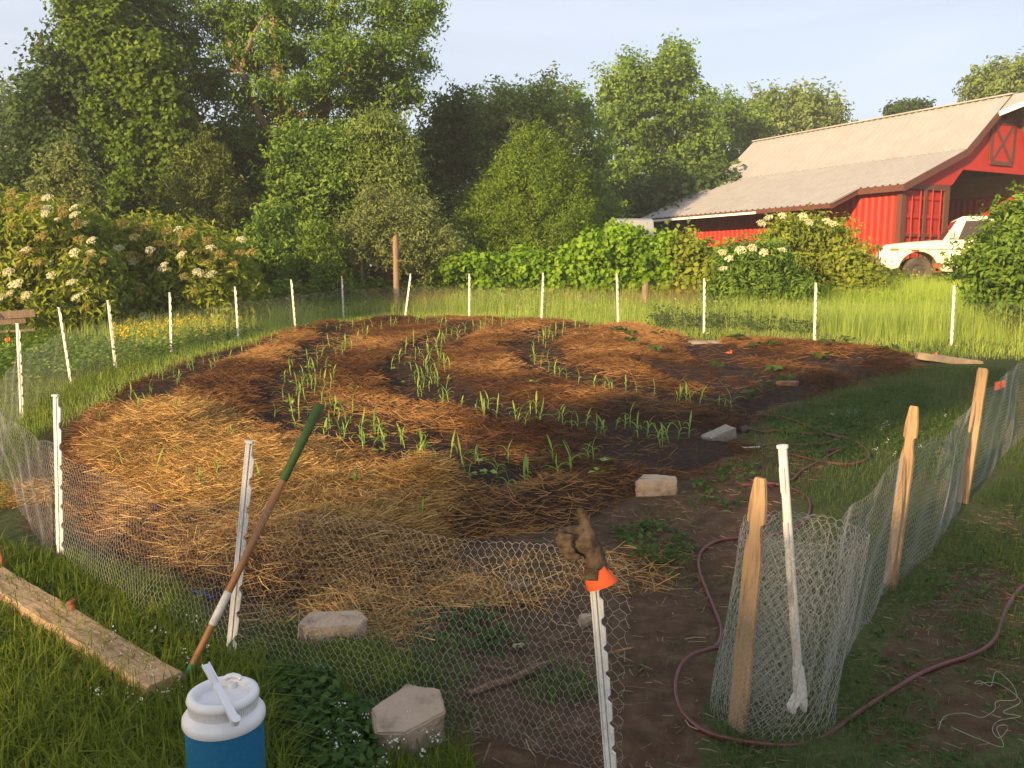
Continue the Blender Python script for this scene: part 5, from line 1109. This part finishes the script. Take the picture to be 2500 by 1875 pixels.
# ------------------------------------------------------------------ hose
def c7(l): return [((1500 + x * .5274) / K, (1000 + y * .5274) / K) for x, y in l]
hp = c7([(672, 176), (720, 168), (760, 162), (860, 165), (980, 170), (1060, 165), (1100, 150)]) 
hosep = c7([(670, 176), (740, 160), (850, 166), (960, 160), (1045, 135), (1000, 118), (900, 80), (800, 42), (700, 27), (625, 33), (594, 55), (628, 92), (700, 105), (760, 98), (870, 112), (1000, 118), (1080, 135), (1150, 175), (1178, 208), (1150, 240), (1080, 256), (980, 245), (880, 225), (800, 203), (840, 195), (960, 200), (1075, 168), (1020, 200), (940, 245), (865, 285), (825, 325), (760, 345), (660, 352), (590, 348), (565, 335), (610, 326), (700, 340), (800, 360), (900, 420), (880, 520), (760, 575), (610, 595), (540, 600), (470, 613), (410, 650), (388, 700), (398, 770), (430, 850), (462, 930), (488, 1000), (492, 1050), (470, 1098), (420, 1118), (360, 1140), (310, 1185), (284, 1255), (284, 1330), (310, 1400), (360, 1455), (430, 1500), (530, 1528), (650, 1548), (780, 1560), (890, 1550), (980, 1515), (1060, 1455), (1160, 1385), (1300, 1295), (1420, 1225), (1530, 1180), (1640, 1145), (1720, 1105), (1770, 1050), (1795, 975), (1830, 895), (1880, 830), (1960, 780), (2060, 740)])
W_ = [at(x, y, .012) for x, y in hosep]
for v in W_: v.z = max(v.z, float(G(v.x, v.y)) + .014)
hose = empty('garden_hose', W_[60]); tag(hose, 'dark red garden hose looping over dirt round the wire roll to the wet soil', 'hose')
def catmull(P, n=5):
    o = []
    for i in range(len(P) - 1):
        p0, p1, p2, p3 = P[max(i - 1, 0)], P[i], P[i + 1], P[min(i + 2, len(P) - 1)]
        for k in range(n):
            t = k / n; o.append(.5 * ((2 * p1) + (p2 - p0) * t + (2 * p0 - 5 * p1 + 4 * p2 - p3) * t * t + (3 * p1 - p0 - 3 * p2 + p3) * t ** 3))
    return o + [P[-1]]
HP = [v - hose.location for v in catmull(W_)]
MB().tube(HP, .0105, 10).build('tube', M['hose'], hose, smooth=True)
MB().tube([v + Vector((-.003, -.004, .0078)) for v in HP], .0028, 5).build('stripe', M['hosestripe'], hose, smooth=True)
na = W_[0] - hose.location; nb = at(1602, 968, .04) - hose.location; d = (nb - na)
MB().tube([na, na + d * .15, na + d * .2, na + d * .8, nb], [.013, .015, .012, .012, .017], 12).build('nozzle', M['metal'], hose, smooth=True)
mb = MB(); q = at(1608, 930, .03) - hose.location; mb.tube([q + Vector((-.04, 0, 0)), q + Vector((.03, .02, .01))], .04, 12); mb.build('coupling', M['rubber'], hose)
# twine
tw = c7([(1500, 1480), (1530, 1420), (1620, 1405), (1700, 1425), (1760, 1390), (1770, 1350), (1860, 1340), (1840, 1270), (1770, 1212), (1750, 1260), (1740, 1280), (1690, 1255), (1670, 1270), (1745, 1262), (1800, 1280), (1880, 1350), (1800, 1400), (1880, 1420), (1780, 1440), (1750, 1480), (1780, 1520), (1820, 1480), (1810, 1460), (1770, 1475), (1800, 1560), (1700, 1530), (1560, 1470)])
TW = [at(x, y, .01 + .05 * random.Random(i).random()) for i, (x, y) in enumerate(tw)]
tt = empty('twine', TW[3]); tag(tt, 'tangled pale green twine lying in the grass at lower right', 'twine')
MB().tube([v - TW[3] for v in catmull(TW, 6)], .0013, 5).build('strand', M['twine'], tt)

# ------------------------------------------------------------------ corn and seedlings
def corn_protos():
    out_ = []
    for s_ in range(7):
        rs = random.Random(100 + s_); r = empty('corn_seedling', (0, 0, -50 - s_)); ch = []
        H_ = rs.uniform(.10, .14); me = MB().tube([(0, 0, -.03), (rs.uniform(-.008, .008), 0, H_ * .5), (rs.uniform(-.012, .012), 0, H_)], [.006, .005, .004], 6).mesh('stalk', True)
        me.attributes.new('tint', 'FLOAT', 'POINT').data.foreach_set('value', np.full(len(me.vertices), .75, np.float32)); me.materials.append(M['corn']); o = link('stalk', me, None, r); ch.append(o)
        nl = rs.choice([3, 4, 4])
        for k in range(nl):
            a = k * math.pi + rs.uniform(-.6, .6); L_ = rs.uniform(.12, .22) * (1 if k < nl - 1 else .8) * (.6 if k == 0 else 1); z0 = H_ * (.35 + .65 * k / (nl - 1)); up = rs.uniform(1.0, 2.2) if k < nl - 1 else 3.2; wd = rs.uniform(.015, .023)
            vs = []; x = 0; z = z0; ang = math.atan(up); n = 7; tv = []
            for i in range(n + 1):
                t = i / n; w_ = wd * (math.sin(min(1, t * 1.6 + .28) * math.pi / 2)) * (1 - t ** 2.2) * .5
                px_, py_ = math.cos(a), math.sin(a)
                vs += [(px_ * x - py_ * w_, py_ * x + px_ * w_, z + w_ * .5), (px_ * x, py_ * x, z), (px_ * x + py_ * w_, py_ * x - px_ * w_, z + w_ * .5)]
                tv += [rs.uniform(.1, .9)] * 0 + [.2 + .6 * (k / nl)] * 3
                x += math.cos(ang) * L_ / n; z += math.sin(ang) * L_ / n; ang -= rs.uniform(.12, .25) * (1 + i * .32) * (1 if k < nl - 1 else .25)
            me = bpy.data.meshes.new('leaf'); me.from_pydata(vs, [], [f for i in range(n) for f in ((i * 3, i * 3 + 1, i * 3 + 4, i * 3 + 3), (i * 3 + 1, i * 3 + 2, i * 3 + 5, i * 3 + 4))])
            me.attributes.new('tint', 'FLOAT', 'POINT').data.foreach_set('value', np.array(tv, np.float32)); me.materials.append(M['corn']); [setattr(p_, 'use_smooth', True) for p_ in me.polygons]
            ch.append(link('leaf', me, None, r))
        out_.append((r, ch))
    return out_
CP = corn_protos()
f8 = lambda l: [(.44 * x, 530.9 + .44 * y) for x, y in l]
f1 = lambda l: [(884.8 + .32 * x, 530.9 + .32 * y) for x, y in l]
f3 = lambda l: [(530.9 + .28 * x, 796.3 + .28 * y) for x, y in l]
f4 = lambda l: [(1061.9 + .28 * x, 796.3 + .28 * y) for x, y in l]
f0 = lambda l: [(x * .36, 707.8 + y * .36) for x, y in l]
CORN = [('young corn seedling in the sparse leftmost row', f8([(1120, 510), (1050, 540), (980, 530), (1195, 540), (1260, 510), (1330, 500), (1375, 480), (1420, 475), (1220, 520), (1500, 430), (1550, 430), (1605, 420), (1670, 412), (1730, 405), (1790, 405), (1040, 620), (1070, 590), (1130, 570), (920, 600), (850, 640), (780, 650), (870, 680), (745, 720), (640, 755), (680, 665), (910, 770), (835, 790), (690, 840), (545, 820), (490, 910), (740, 780), (1000, 580), (950, 610)])),
        ('young corn seedling in the dense curving row left of centre', f8([(1580, 540), (1620, 500), (1650, 560), (1690, 550), (1725, 530), (1600, 600), (1560, 590), (1510, 560), (1440, 600), (1400, 670), (1480, 720), (1530, 700), (1550, 640), (1570, 680), (1640, 690), (1390, 760), (1470, 740), (1500, 760), (1545, 740), (1620, 740), (1430, 800), (1350, 850), (1450, 910), (1510, 830), (1580, 800), (1470, 850), (1640, 830), (1600, 910), (1660, 860), (1690, 940), (1720, 870), (1770, 920), (1835, 910), (1585, 970), (1790, 990), (1880, 960), (1970, 970), (2065, 1000), (1780, 460), (1750, 490), (1700, 500), (1660, 470), (1800, 480), (1490, 640), (1430, 640), (1460, 690), (1520, 620)])
          + f3([(755, 545), (825, 400), (880, 520), (910, 680), (995, 510), (1070, 640), (1215, 590), (1360, 640), (1315, 780), (1465, 730), (1580, 690), (1690, 775), (1800, 740), (1740, 905), (1940, 845), (2030, 745), (2180, 890), (2015, 1020), (1385, 660)]) + f4([(125, 750), (285, 885), (475, 780), (520, 945), (620, 870), (745, 800)])),
        ('young corn seedling in the middle curving row', f8([(2030, 500), (2060, 540), (2100, 520), (2140, 500), (2170, 480), (1920, 610), (1960, 570), (1990, 530), (2020, 610), (2040, 560), (2080, 590), (2110, 560), (2165, 570), (2060, 660), (2100, 640), (2140, 620), (2180, 620), (2070, 740), (2110, 710), (2150, 690), (2170, 800), (2200, 750), (2190, 680)])
          + f1([(210, 680), (240, 660), (130, 650), (30, 700), (60, 750), (130, 780), (190, 700), (220, 780), (20, 850), (110, 830), (150, 870), (200, 830), (40, 930), (90, 970), (150, 930), (190, 950), (240, 890), (80, 1030), (130, 980), (220, 1120), (265, 1060), (350, 1100), (455, 1140), (530, 1100), (590, 1130), (500, 1190), (585, 1165), (730, 1190), (815, 1130), (885, 1220), (780, 1270), (1030, 1190), (1095, 1260), (1190, 1220), (1260, 1310), (1320, 1290), (1390, 1240), (1490, 1220), (1540, 1300), (1600, 1285), (1690, 1350), (1750, 1330), (1815, 1300), (1885, 1290)])),
        ('young corn seedling along the back edge of the bed', f8([(1870, 440), (1920, 420), (1950, 405), (2005, 402), (2050, 402), (2090, 402), (2150, 400), (1830, 430), (2190, 440), (2160, 450)]) + f1([(40, 540), (110, 550), (170, 535), (280, 610), (320, 650), (375, 590), (430, 580), (505, 590), (560, 570), (620, 575), (650, 560), (765, 560), (700, 555), (530, 570), (240, 560), (460, 600)])),
        ('young corn seedling in the row right of centre', f1([(840, 700), (870, 650), (920, 630), (965, 640), (1030, 620), (1120, 600), (1150, 590), (1215, 590), (985, 610), (1050, 600), (850, 770), (885, 820), (935, 850), (915, 690), (930, 760), (1010, 890), (1055, 920), (1140, 940), (1245, 980), (1320, 970), (1370, 1000), (1460, 1030), (1530, 1020), (1650, 1040), (1800, 1070), (1865, 1070), (1955, 1080), (2115, 1140), (2170, 1110)])),
        ('young corn seedling poking through the bright straw mound', f0([(745, 930), (940, 980), (1300, 1030), (1210, 1130), (1080, 880), (1550, 1080), (1400, 750), (1075, 670), (830, 590)]) + f3([(850, 1050), (1360, 1290), (630, 1330), (1540, 1260)]))]
q_ = random.Random(31); CORN = [(lab, pts + [(x + q_.uniform(-14, 14), y + q_.uniform(-7, 7)) for x, y in pts if q_.random() < (0 if 'straw' in lab else .36)]) for lab, pts in CORN]
used = []; rs = random.Random(9); first = [True] * 7; ncorn = 0
for lab, pts in CORN:
    for px, py in pts:
        if ncorn >= 295 or any((px - u[0]) ** 2 + (py - u[1]) ** 2 < 20 for u in used): continue
        used.append((px, py)); q = at(px, py, .05); z = top(q.x, q.y); k = rs.randrange(7); r, ch = CP[k]
        sc = rs.uniform(.65, 1.12) * (.8 if 'leftmost' in lab or 'straw' in lab else 1); rot = (rs.uniform(-.18, .18), rs.uniform(-.18, .18), rs.uniform(0, 6.28))
        if first[k]: first[k] = False; o = r; o.location = (q.x, q.y, z); o.rotation_euler = rot; o.scale = (sc,) * 3
        else: o = dup(r, ch, (q.x, q.y, z), rot, sc)
        tag(o, lab, 'corn', lab.replace('young corn seedling', 'corn seedlings')); ncorn += 1
# bean and squash seedlings: few broad leaves on a stem
def broad_proto(name, seed, n, size, h, m='broad'):
    rs_ = np.random.default_rng(seed); a = np.arange(n) * 2.4 + rs_.random(n); r = size * .75
    C = np.stack([np.cos(a) * r, np.sin(a) * r, h * (.7 + .4 * rs_.random(n))], 1); Dv = np.stack([np.cos(a), np.sin(a), -.25 + 0 * a], 1); N = np.array([0, 0, 1.]) + rs_.normal(size=(n, 3)) * .35
    V, Q, T = leaf_arrays(rs_, C, N, size * rs_.uniform(.8, 1.2, n), .85, Dv, .1)
    me = npmesh('leaves', V, Q, attrs={'tint': T}); me.materials.append(M[m]); return me
BN = [broad_proto('bean', i, 4, .06, .06, 'corn') for i in range(3)]; SQ = [broad_proto('squash', 10 + i, 7, .10, .11, 'broad') for i in range(3)]
def sprout(name, label, cat, me, px, py, sc, group):
    q = at(px, py, .03); o = link(name, me); o.location = (q.x, q.y, top(q.x, q.y)); o.rotation_euler = (0, 0, (px * 7) % 6); o.scale = (sc,) * 3; tag(o, label, cat, group)
bp_ = f3([(345, 300), (350, 135), (720, 600), (1035, 690), (1395, 655), (1830, 770), (1870, 870), (1800, 870), (435, 490), (1005, 595), (1150, 30), (740, 375), (490, 30), (640, 40), (1240, 130), (1480, 800)]) + f4([(810, 940), (895, 850), (330, 180)]) + f8([(1420, 790), (1450, 840), (1660, 985), (1740, 770), (1830, 545), (1360, 500)])
for i, (x, y) in enumerate(bp_): sprout('bean_sprout', 'tiny two-leaved bean sprout on dark soil between corn seedlings', 'sprout', BN[i % 3], x, y, 1.0, 'bean sprouts between the corn')
sq_ = f1([(1500, 740), (1490, 670), (1390, 640), (1460, 660), (1660, 785), (1680, 670), (2190, 690)]) + [((1700 + x * .3617) / K, (600 + y * .3617) / K) for x, y in [(280, 690), (395, 720), (490, 730), (340, 940), (460, 1000), (590, 970), (840, 800), (1020, 720), (1310, 750), (520, 890), (380, 1070), (160, 870), (880, 740)]]
for i, (x, y) in enumerate(sq_): sprout('squash_seedling', 'broad-leaved squash seedling on the straw rows at the right of the bed', 'seedling', SQ[i % 3], x, y, 1.15, 'squash seedlings on the right rows')

# ------------------------------------------------------------------ straw and mulch
rs = np.random.default_rng(5)
def on_surf(P, h): Z, s_, f_, sd_ = surf(P[:, 0], P[:, 1]); return np.column_stack([P, Z + h]), s_, f_, sd_
P = scatter(rs, FRESH, 62000); X, s_, f_, sd_ = on_surf(P, rs.random(len(P)) * .05)
dn = vnoise(P[:, 0], P[:, 1], 21, 2.2); k = rs.random(len(P)) < np.clip((dn - .25) * 3.2, .25, 1) * np.clip(.25 + f_ * 1.2, 0, 1); X = X[k]; n = len(X)
ang = 6.28 * vnoise(X[:, 0], X[:, 1], 31, .9, 2) + rs.normal(size=n) * .7
arr = [sticks(41, X, rs.uniform(.04, .30, n), rs.uniform(.0015, .0044, n), .26, ang, .2)]
LOOSE = [(polyw([(640, 1260), (860, 1240), (900, 1330), (850, 1400), (680, 1340)]), 1500), (polyw([(880, 1275), (1000, 1245), (1160, 1270), (1160, 1310), (960, 1320)]), 700), (polyw([(500, 1300), (700, 1290), (960, 1230), (1160, 1190), (1340, 1200), (1340, 1290), (1000, 1300), (860, 1420), (540, 1400)]), 1100), (polyw([(0, 1050), (110, 1040), (130, 1085), (0, 1100)]), 600), (polyw([(850, 1050), (930, 1040), (990, 1085), (920, 1115), (850, 1100)]), 1100), (polyw([(1280, 1180), (1480, 1200), (1450, 1290), (1300, 1290)]), 160), (polyw([(250, 1210), (450, 1280), (420, 1330), (300, 1280)]), 500), (polyw([(180, 900), (420, 860), (500, 930), (300, 960), (170, 1000)]), 1600)]
for i, (pl, n) in enumerate(LOOSE):
    P = scatter(rs, pl, n); c = pl.mean(0); hp_ = .02 + .09 * np.clip(1 - np.hypot(*(P - c).T) / .35, 0, 1) * (i in (0, 4)); X, *_ = on_surf(P, rs.random(n) * hp_ + .004)
    arr.append(sticks(50 + i, X, rs.uniform(.07, .30, n), rs.uniform(.0025, .0048, n), .25))
V, Q, T = join_arrays(arr); stuff('straw', 'golden loose straw heaped on the near corner of the bed', 'straw', (V, Q, T), 'straw')
P = scatter(rs, BED, 130000); X, s_, f_, sd_ = on_surf(P, rs.random(len(P)) * .03)
cov = vnoise(P[:, 0], P[:, 1], 24, 1.3); keep = (rs.random(len(P)) < np.clip(s_ * 1.05, .10, 1) * np.where(cov > .3, 1, .5)) & (f_ < .6); X = X[keep]; n = len(X)
ang = 2.2 * (vnoise(X[:, 0], X[:, 1], 33, .6, 2) - .5) + rs.normal(size=n) * .65
V, Q, T = sticks(61, X, rs.uniform(.06, .26, n) , rs.uniform(.003, .0065, n), .28, ang)
lv = np.repeat(vnoise(X[:, 0], X[:, 1], 27, .8), 6); T = np.clip(T * .5 + lv * 1.5 - .5, 0, 1)
stuff('straw_mulch', 'reddish brown rotted straw mulch between the corn rows', 'mulch', (V, Q, T), 'mulch')

# ------------------------------------------------------------------ grasses and weeds
def grass(name, label, poly, n, h, wd, m, seed, lean=.4, avoid_bed=True, patch=None, hvar=.5, avoid_dirt=None, cat='grass', thin=None):
    r_ = np.random.default_rng(seed); P = scatter(r_, poly, n)
    k = np.ones(len(P), bool)
    if avoid_bed: k &= ~(inside(BED, P[:, 0], P[:, 1]) & (distline(BED, P[:, 0], P[:, 1], True) > .12))
    if patch: nz_ = vnoise(P[:, 0], P[:, 1], seed + 5, patch[0], 3); k &= nz_ + r_.normal(size=len(P)) * .05 > patch[1]
    if avoid_dirt is not None: k &= ~(inside(avoid_dirt, P[:, 0], P[:, 1]) & (r_.random(len(P)) > .06))
    P = P[k]; hh = h * r_.uniform(1 - hvar, 1 + hvar, len(P)) * (.7 + .6 * vnoise(P[:, 0], P[:, 1], seed + 9, .7))
    arr = blades(seed, np.column_stack([P, G(P[:, 0], P[:, 1]) - .015]), hh, wd * r_.uniform(.6, 1.3, len(P)), lean)
    T = np.clip(arr[2] * .6 + np.repeat(vnoise(P[:, 0], P[:, 1], seed + 3, 1.2), 5) * .55 - .08, 0, 1)
    return stuff(name, label, cat, (arr[0], arr[1], T), m)
A = np.array
grass('lush_grass', 'lush tall green grass round the timber in the lower left', polyw([(-120, 1180), (130, 1230), (380, 1300), (480, 1440), (580, 1500), (640, 1800), (-200, 1800)]), 26000, .16, .0085, 'grassL', 1, .55, hvar=.6)
grass('clover_lawn', 'short grass and clover in front of the netting by the jug', polyw([(480, 1420), (800, 1400), (1000, 1500), (1050, 1850), (300, 1850)]), 14000, .085, .006, 'grassL', 2, .6, patch=(2., .35))
grass('weedy_margin', 'weedy green margin between front netting and straw', polyw([(130, 1180), (250, 1240), (430, 1300), (560, 1330), (760, 1380), (1000, 1380), (1150, 1340), (1300, 1500), (1000, 1560), (600, 1460), (440, 1430), (140, 1260)]), 9000, .075, .005, 'grassS', 3, .6, patch=(2.2, .45))
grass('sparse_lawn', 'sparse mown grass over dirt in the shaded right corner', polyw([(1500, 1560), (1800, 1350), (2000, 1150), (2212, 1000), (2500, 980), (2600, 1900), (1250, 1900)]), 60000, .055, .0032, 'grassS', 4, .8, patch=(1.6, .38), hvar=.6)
grass('garden_side_grass', 'green weeds and grass between the hose loops and the bed', polyw([(1560, 1000), (1640, 900), (1850, 830), (2000, 790), (2212, 800), (2400, 820), (2400, 980), (2212, 1000), (1990, 1060), (1800, 1130), (1700, 1060)]), 34000, .075, .0055, 'grassS', 5, .6, patch=(1.0, .33), hvar=.6)
grass('dirt_weeds', 'thin weeds scattered on the bare dirt', polyw([(1000, 1180), (1500, 1000), (1650, 1080), (1560, 1300), (1500, 1850), (1000, 1850), (950, 1450)]), 7000, .05, .004, 'grassS', 6, .8, patch=(1.8, .55))
grass('bed_edge_grass', 'short bright grass along the back edge of the bed', A([[-6.5, 7.2], [-4.6, 6.4], [-4.5, 9], [-4.7, 12], [-3.5, 17], [0, 17.2], [5, 12.8], [8.5, 11.5], [9.5, 14.5], [4, 16.5], [1, 19.2], [-4, 20.2], [-7, 16], [-7.5, 11]]), 50000, .11, .006, 'meadow', 7, .5, hvar=.6)
grass('left_side_grass', 'hazy green grass outside the left posts', A([[-3.2, 4.7], [-4.3, 7.5], [-4.9, 9.5], [-5.2, 12], [-6.5, 13], [-10, 13], [-10, 8], [-6, 4.7]]), 24000, .17, .006, 'grassL', 8, .45, hvar=.6)
grass('meadow_grass', 'tall sunlit meadow grass behind the back netting', A([[-9, 14.5], [-5.8, 14], [-4.5, 18], [-3, 19.6], [0, 19], [2.5, 16.5], [4.5, 15.4], [7, 14.3], [9, 13.8], [13, 13.5], [16, 22], [9, 24], [0, 24], [-9, 24]]), 100000, .42, .007, 'meadow', 9, .4, hvar=.6)
grass('right_meadow', 'pale tall seeding grass below the truck at right', A([[4.2, 15.6], [6, 14.2], [9.5, 13], [13, 13], [13.5, 19.5], [10, 20.5], [5, 19]]), 42000, .50, .006, 'meadow', 10, .5, hvar=.7, patch=(1.3, .36))
grass('dry_meadow', 'dry tan grass stems among the meadow under the vines', A([[-4, 20.2], [0, 20], [4, 18], [5.5, 18.5], [5, 20.4], [-4, 22]]), 9000, .5, .005, 'drygrass', 11, .4, hvar=.5)
grass('yard_grass', 'rough grass before the barn and round the truck', A([[4, 20], [20, 17], [26, 30], [8, 40], [3, 30]]), 40000, .22, .012, 'meadow', 12, .5)
grass('hillside_grass', 'grass under the trees at left', A([[-25, 14], [-9, 13.5], [-6, 18], [4, 22], [3, 32], [-25, 30]]), 40000, .25, .014, 'grassS', 13, .5)
# broad weeds
def weeds(name, label, poly, n, size, h, seed, m='broad', patch=None, per=6):
    r_ = np.random.default_rng(seed); P = scatter(r_, poly, n)
    if patch: P = P[vnoise(P[:, 0], P[:, 1], seed, patch[0]) > patch[1]]
    P = np.repeat(P, per, 0); nn = len(P); a = r_.random(nn) * 6.28; rr = size * r_.uniform(.3, 1.3, nn)
    C = np.column_stack([P[:, 0] + np.cos(a) * rr, P[:, 1] + np.sin(a) * rr, G(P[:, 0], P[:, 1]) + h * r_.uniform(.15, 1, nn) * (.25 + 1.1 * vnoise(P[:, 0], P[:, 1], seed + 40, 1.1))])
    N = np.array([0, 0, 1.]) + r_.normal(size=(nn, 3)) * .5; Dv = np.column_stack([np.cos(a), np.sin(a), -.2 + r_.normal(size=nn) * .3])
    return stuff(name, label, 'weeds', leaf_arrays(r_, C, N, size * r_.uniform(.5, 1.25, nn), .6, Dv, .1), m)
weeds('broadleaf_weeds', 'broad-leaved green weeds beside the blue jug', polyw([(560, 1480), (700, 1480), (800, 1600), (820, 1850), (560, 1850)]), 480, .045, .15, 1, per=7)
weeds('broadleaf_weeds', 'low broad weeds inside the front netting by the dirt', polyw([(900, 1330), (1050, 1320), (1150, 1390), (1050, 1430), (920, 1400)]), 55, .038, .07, 2)
weeds('broadleaf_weeds', 'feathery green weeds behind the glove', polyw([(1290, 1140), (1420, 1130), (1520, 1190), (1480, 1230), (1380, 1230)]), 70, .045, .08, 3)
weeds('broadleaf_weeds', 'scattered weeds on dirt near the concrete block', polyw([(1480, 1050), (1620, 1000), (1640, 1090), (1500, 1120)]), 60, .045, .06, 4, patch=(2, .5))
weeds('broadleaf_weeds', 'clover-like weeds between the hose loops', polyw([(1640, 900), (1850, 850), (2000, 830), (2100, 950), (1900, 1050), (1750, 1000)]), 1500, .032, .06, 5, patch=(1.2, .4))
weeds('broadleaf_weeds', 'leafy weeds coloured dark for shade, behind the far netting below the low elder', A([[2.6, 16.0], [4.0, 15.5], [5.2, 14.6], [6, 16], [4.5, 17.6], [3, 17.6]]), 650, .085, .42, 6)  # dark leaf colour stands in for the shade under the elder
weeds('broadleaf_weeds', 'leafy clump by the base of the near left post', polyw([(100, 1225), (180, 1225), (200, 1270), (110, 1270)]), 26, .07, .11, 7, 'vine', per=5)
weeds('broadleaf_weeds', 'mixed green weeds outside the second to fifth far posts', A([[-6.2, 10.5], [-5.6, 12], [-5.4, 14], [-4.9, 16.5], [-6.5, 18], [-9, 16], [-9, 11]]), 2600, .07, .35, 8, 'mid')
weeds('broadleaf_weeds', 'leafy undergrowth along the edge of the woods', A([[-13, 17.5], [-6, 18.5], [-2, 21.5], [-2, 23], [-13, 24]]), 3500, .13, .9, 9, 'mid')
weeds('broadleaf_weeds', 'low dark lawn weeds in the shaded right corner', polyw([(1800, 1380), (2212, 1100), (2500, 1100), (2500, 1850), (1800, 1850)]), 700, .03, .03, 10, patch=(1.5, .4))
weeds('meadow_weeds', 'leafy bright weeds mixed through the back meadow', A([[-5, 19.2], [-2, 19.8], [0, 19.2], [2, 17.2], [4.5, 15.8], [8, 14.6], [11, 14.4], [12, 18], [4, 20], [-5, 21.5]]), 4200, .055, .5, 11, 'grape', patch=(.8, .42))
weeds('truck_weeds', 'leafy weeds growing up round the truck wheel', A([[10.2, 24.0], [12.5, 23.6], [16, 23.2], [16, 24.4], [10.2, 24.7]]), 420, .10, .6, 12, 'elder')
# flowers
def dots(name, label, poly, n, h0, h1, size, m, seed, cat, per=9, spread=.012):
    r_ = np.random.default_rng(seed); P = scatter(r_, poly, n); hh = r_.uniform(h0, h1, n); C0 = np.column_stack([P, G(P[:, 0], P[:, 1]) + hh]); C = np.repeat(C0, per, 0) + r_.normal(size=(n * per, 3)) * spread
    N = r_.normal(size=(n * per, 3)) + A([0, 0, .6]); parts = [leaf_arrays(r_, C, N, size * r_.uniform(.7, 1.3, n * per), .8)]
    V, Q, T = join_arrays(parts); return stuff(name, label, cat, (V, Q, T), m)
dots('clover_flowers', 'white clover blossoms around the nearest concrete block', polyw([(700, 1580), (900, 1600), (1000, 1640), (950, 1700), (700, 1700)]), 18, .05, .12, .010, 'clover', 1, 'flowers', per=8)
dots('clover_flowers', 'white clover dots in the grass between hose and pickets', polyw([(1760, 900), (2050, 900), (2000, 1000), (1850, 990)]), 16, .05, .08, .009, 'clover', 2, 'flowers')
dots('clover_flowers', 'tiny white flowers in the grass at lower left', polyw([(250, 1380), (500, 1420), (380, 1620), (200, 1600)]), 26, .10, .18, .008, 'clover', 3, 'flowers', per=6)
dots('yellow_flowers', 'patch of small yellow flowers behind the left far posts', A([[-6.4, 13.2], [-5.6, 14.2], [-5.0, 15.6], [-6.0, 16.4], [-7.2, 15]]), 320, .12, .45, .028, 'yellow', 4, 'flowers', per=6, spread=.02)
dots('white_wildflowers', 'specks of white wildflowers in the back meadow', A([[-4, 19], [1, 18.5], [5, 15], [7, 14.5], [7, 17], [0, 20.5]]), 120, .2, .5, .02, 'clover', 5, 'flowers', per=4)
# litter on the dirt
rs = np.random.default_rng(77)
P = scatter(rs, DIRT, 2600); X = np.column_stack([P, G(P[:, 0], P[:, 1]) + rs.uniform(.0, .02, len(P))]); k = ~inside(BED, P[:, 0], P[:, 1]); X = X[k]; n = len(X)
V1 = sticks(78, X, rs.uniform(.015, .10, n), rs.uniform(.002, .006, n), .12)
P = scatter(rs, polyw([(1500, 1560), (1800, 1350), (2000, 1150), (2500, 1000), (2500, 1850), (1500, 1850)]), 5000); X = np.column_stack([P, G(P[:, 0], P[:, 1]) + rs.uniform(.0, .02, len(P))]); n = len(X)
V2 = sticks(79, X, rs.uniform(.015, .07, n), rs.uniform(.0018, .004, n), .15)
stuff('ground_litter', 'bits of straw and twig littering the bare dirt', 'litter', join_arrays([V1, V2]), 'litter')
print('corn', ncorn, 'tris', sum(len(o.data.polygons) for o in bpy.data.objects if o.type == 'MESH'))

# ------------------------------------------------------------------ humid evening air
hz = MB(); hz.box((0, 70, 10.5), (560, 540, 25)); ho_ = hz.build('haze', bpy.data.materials.new('haze air')); tag(ho_, 'thin warm haze over the farm', 'haze', kind='stuff')
hm = ho_.data.materials[0]; hm.use_nodes = True; ht_ = hm.node_tree; ht_.nodes.clear()
ho2 = ht_.nodes.new('ShaderNodeOutputMaterial'); pv = ht_.nodes.new('ShaderNodeVolumePrincipled'); pv.inputs['Density'].default_value = .0017; pv.inputs['Color'].default_value = (.95, .93, .88, 1); pv.inputs['Anisotropy'].default_value = .2
ht_.links.new(pv.outputs['Volume'], ho2.inputs['Volume'])
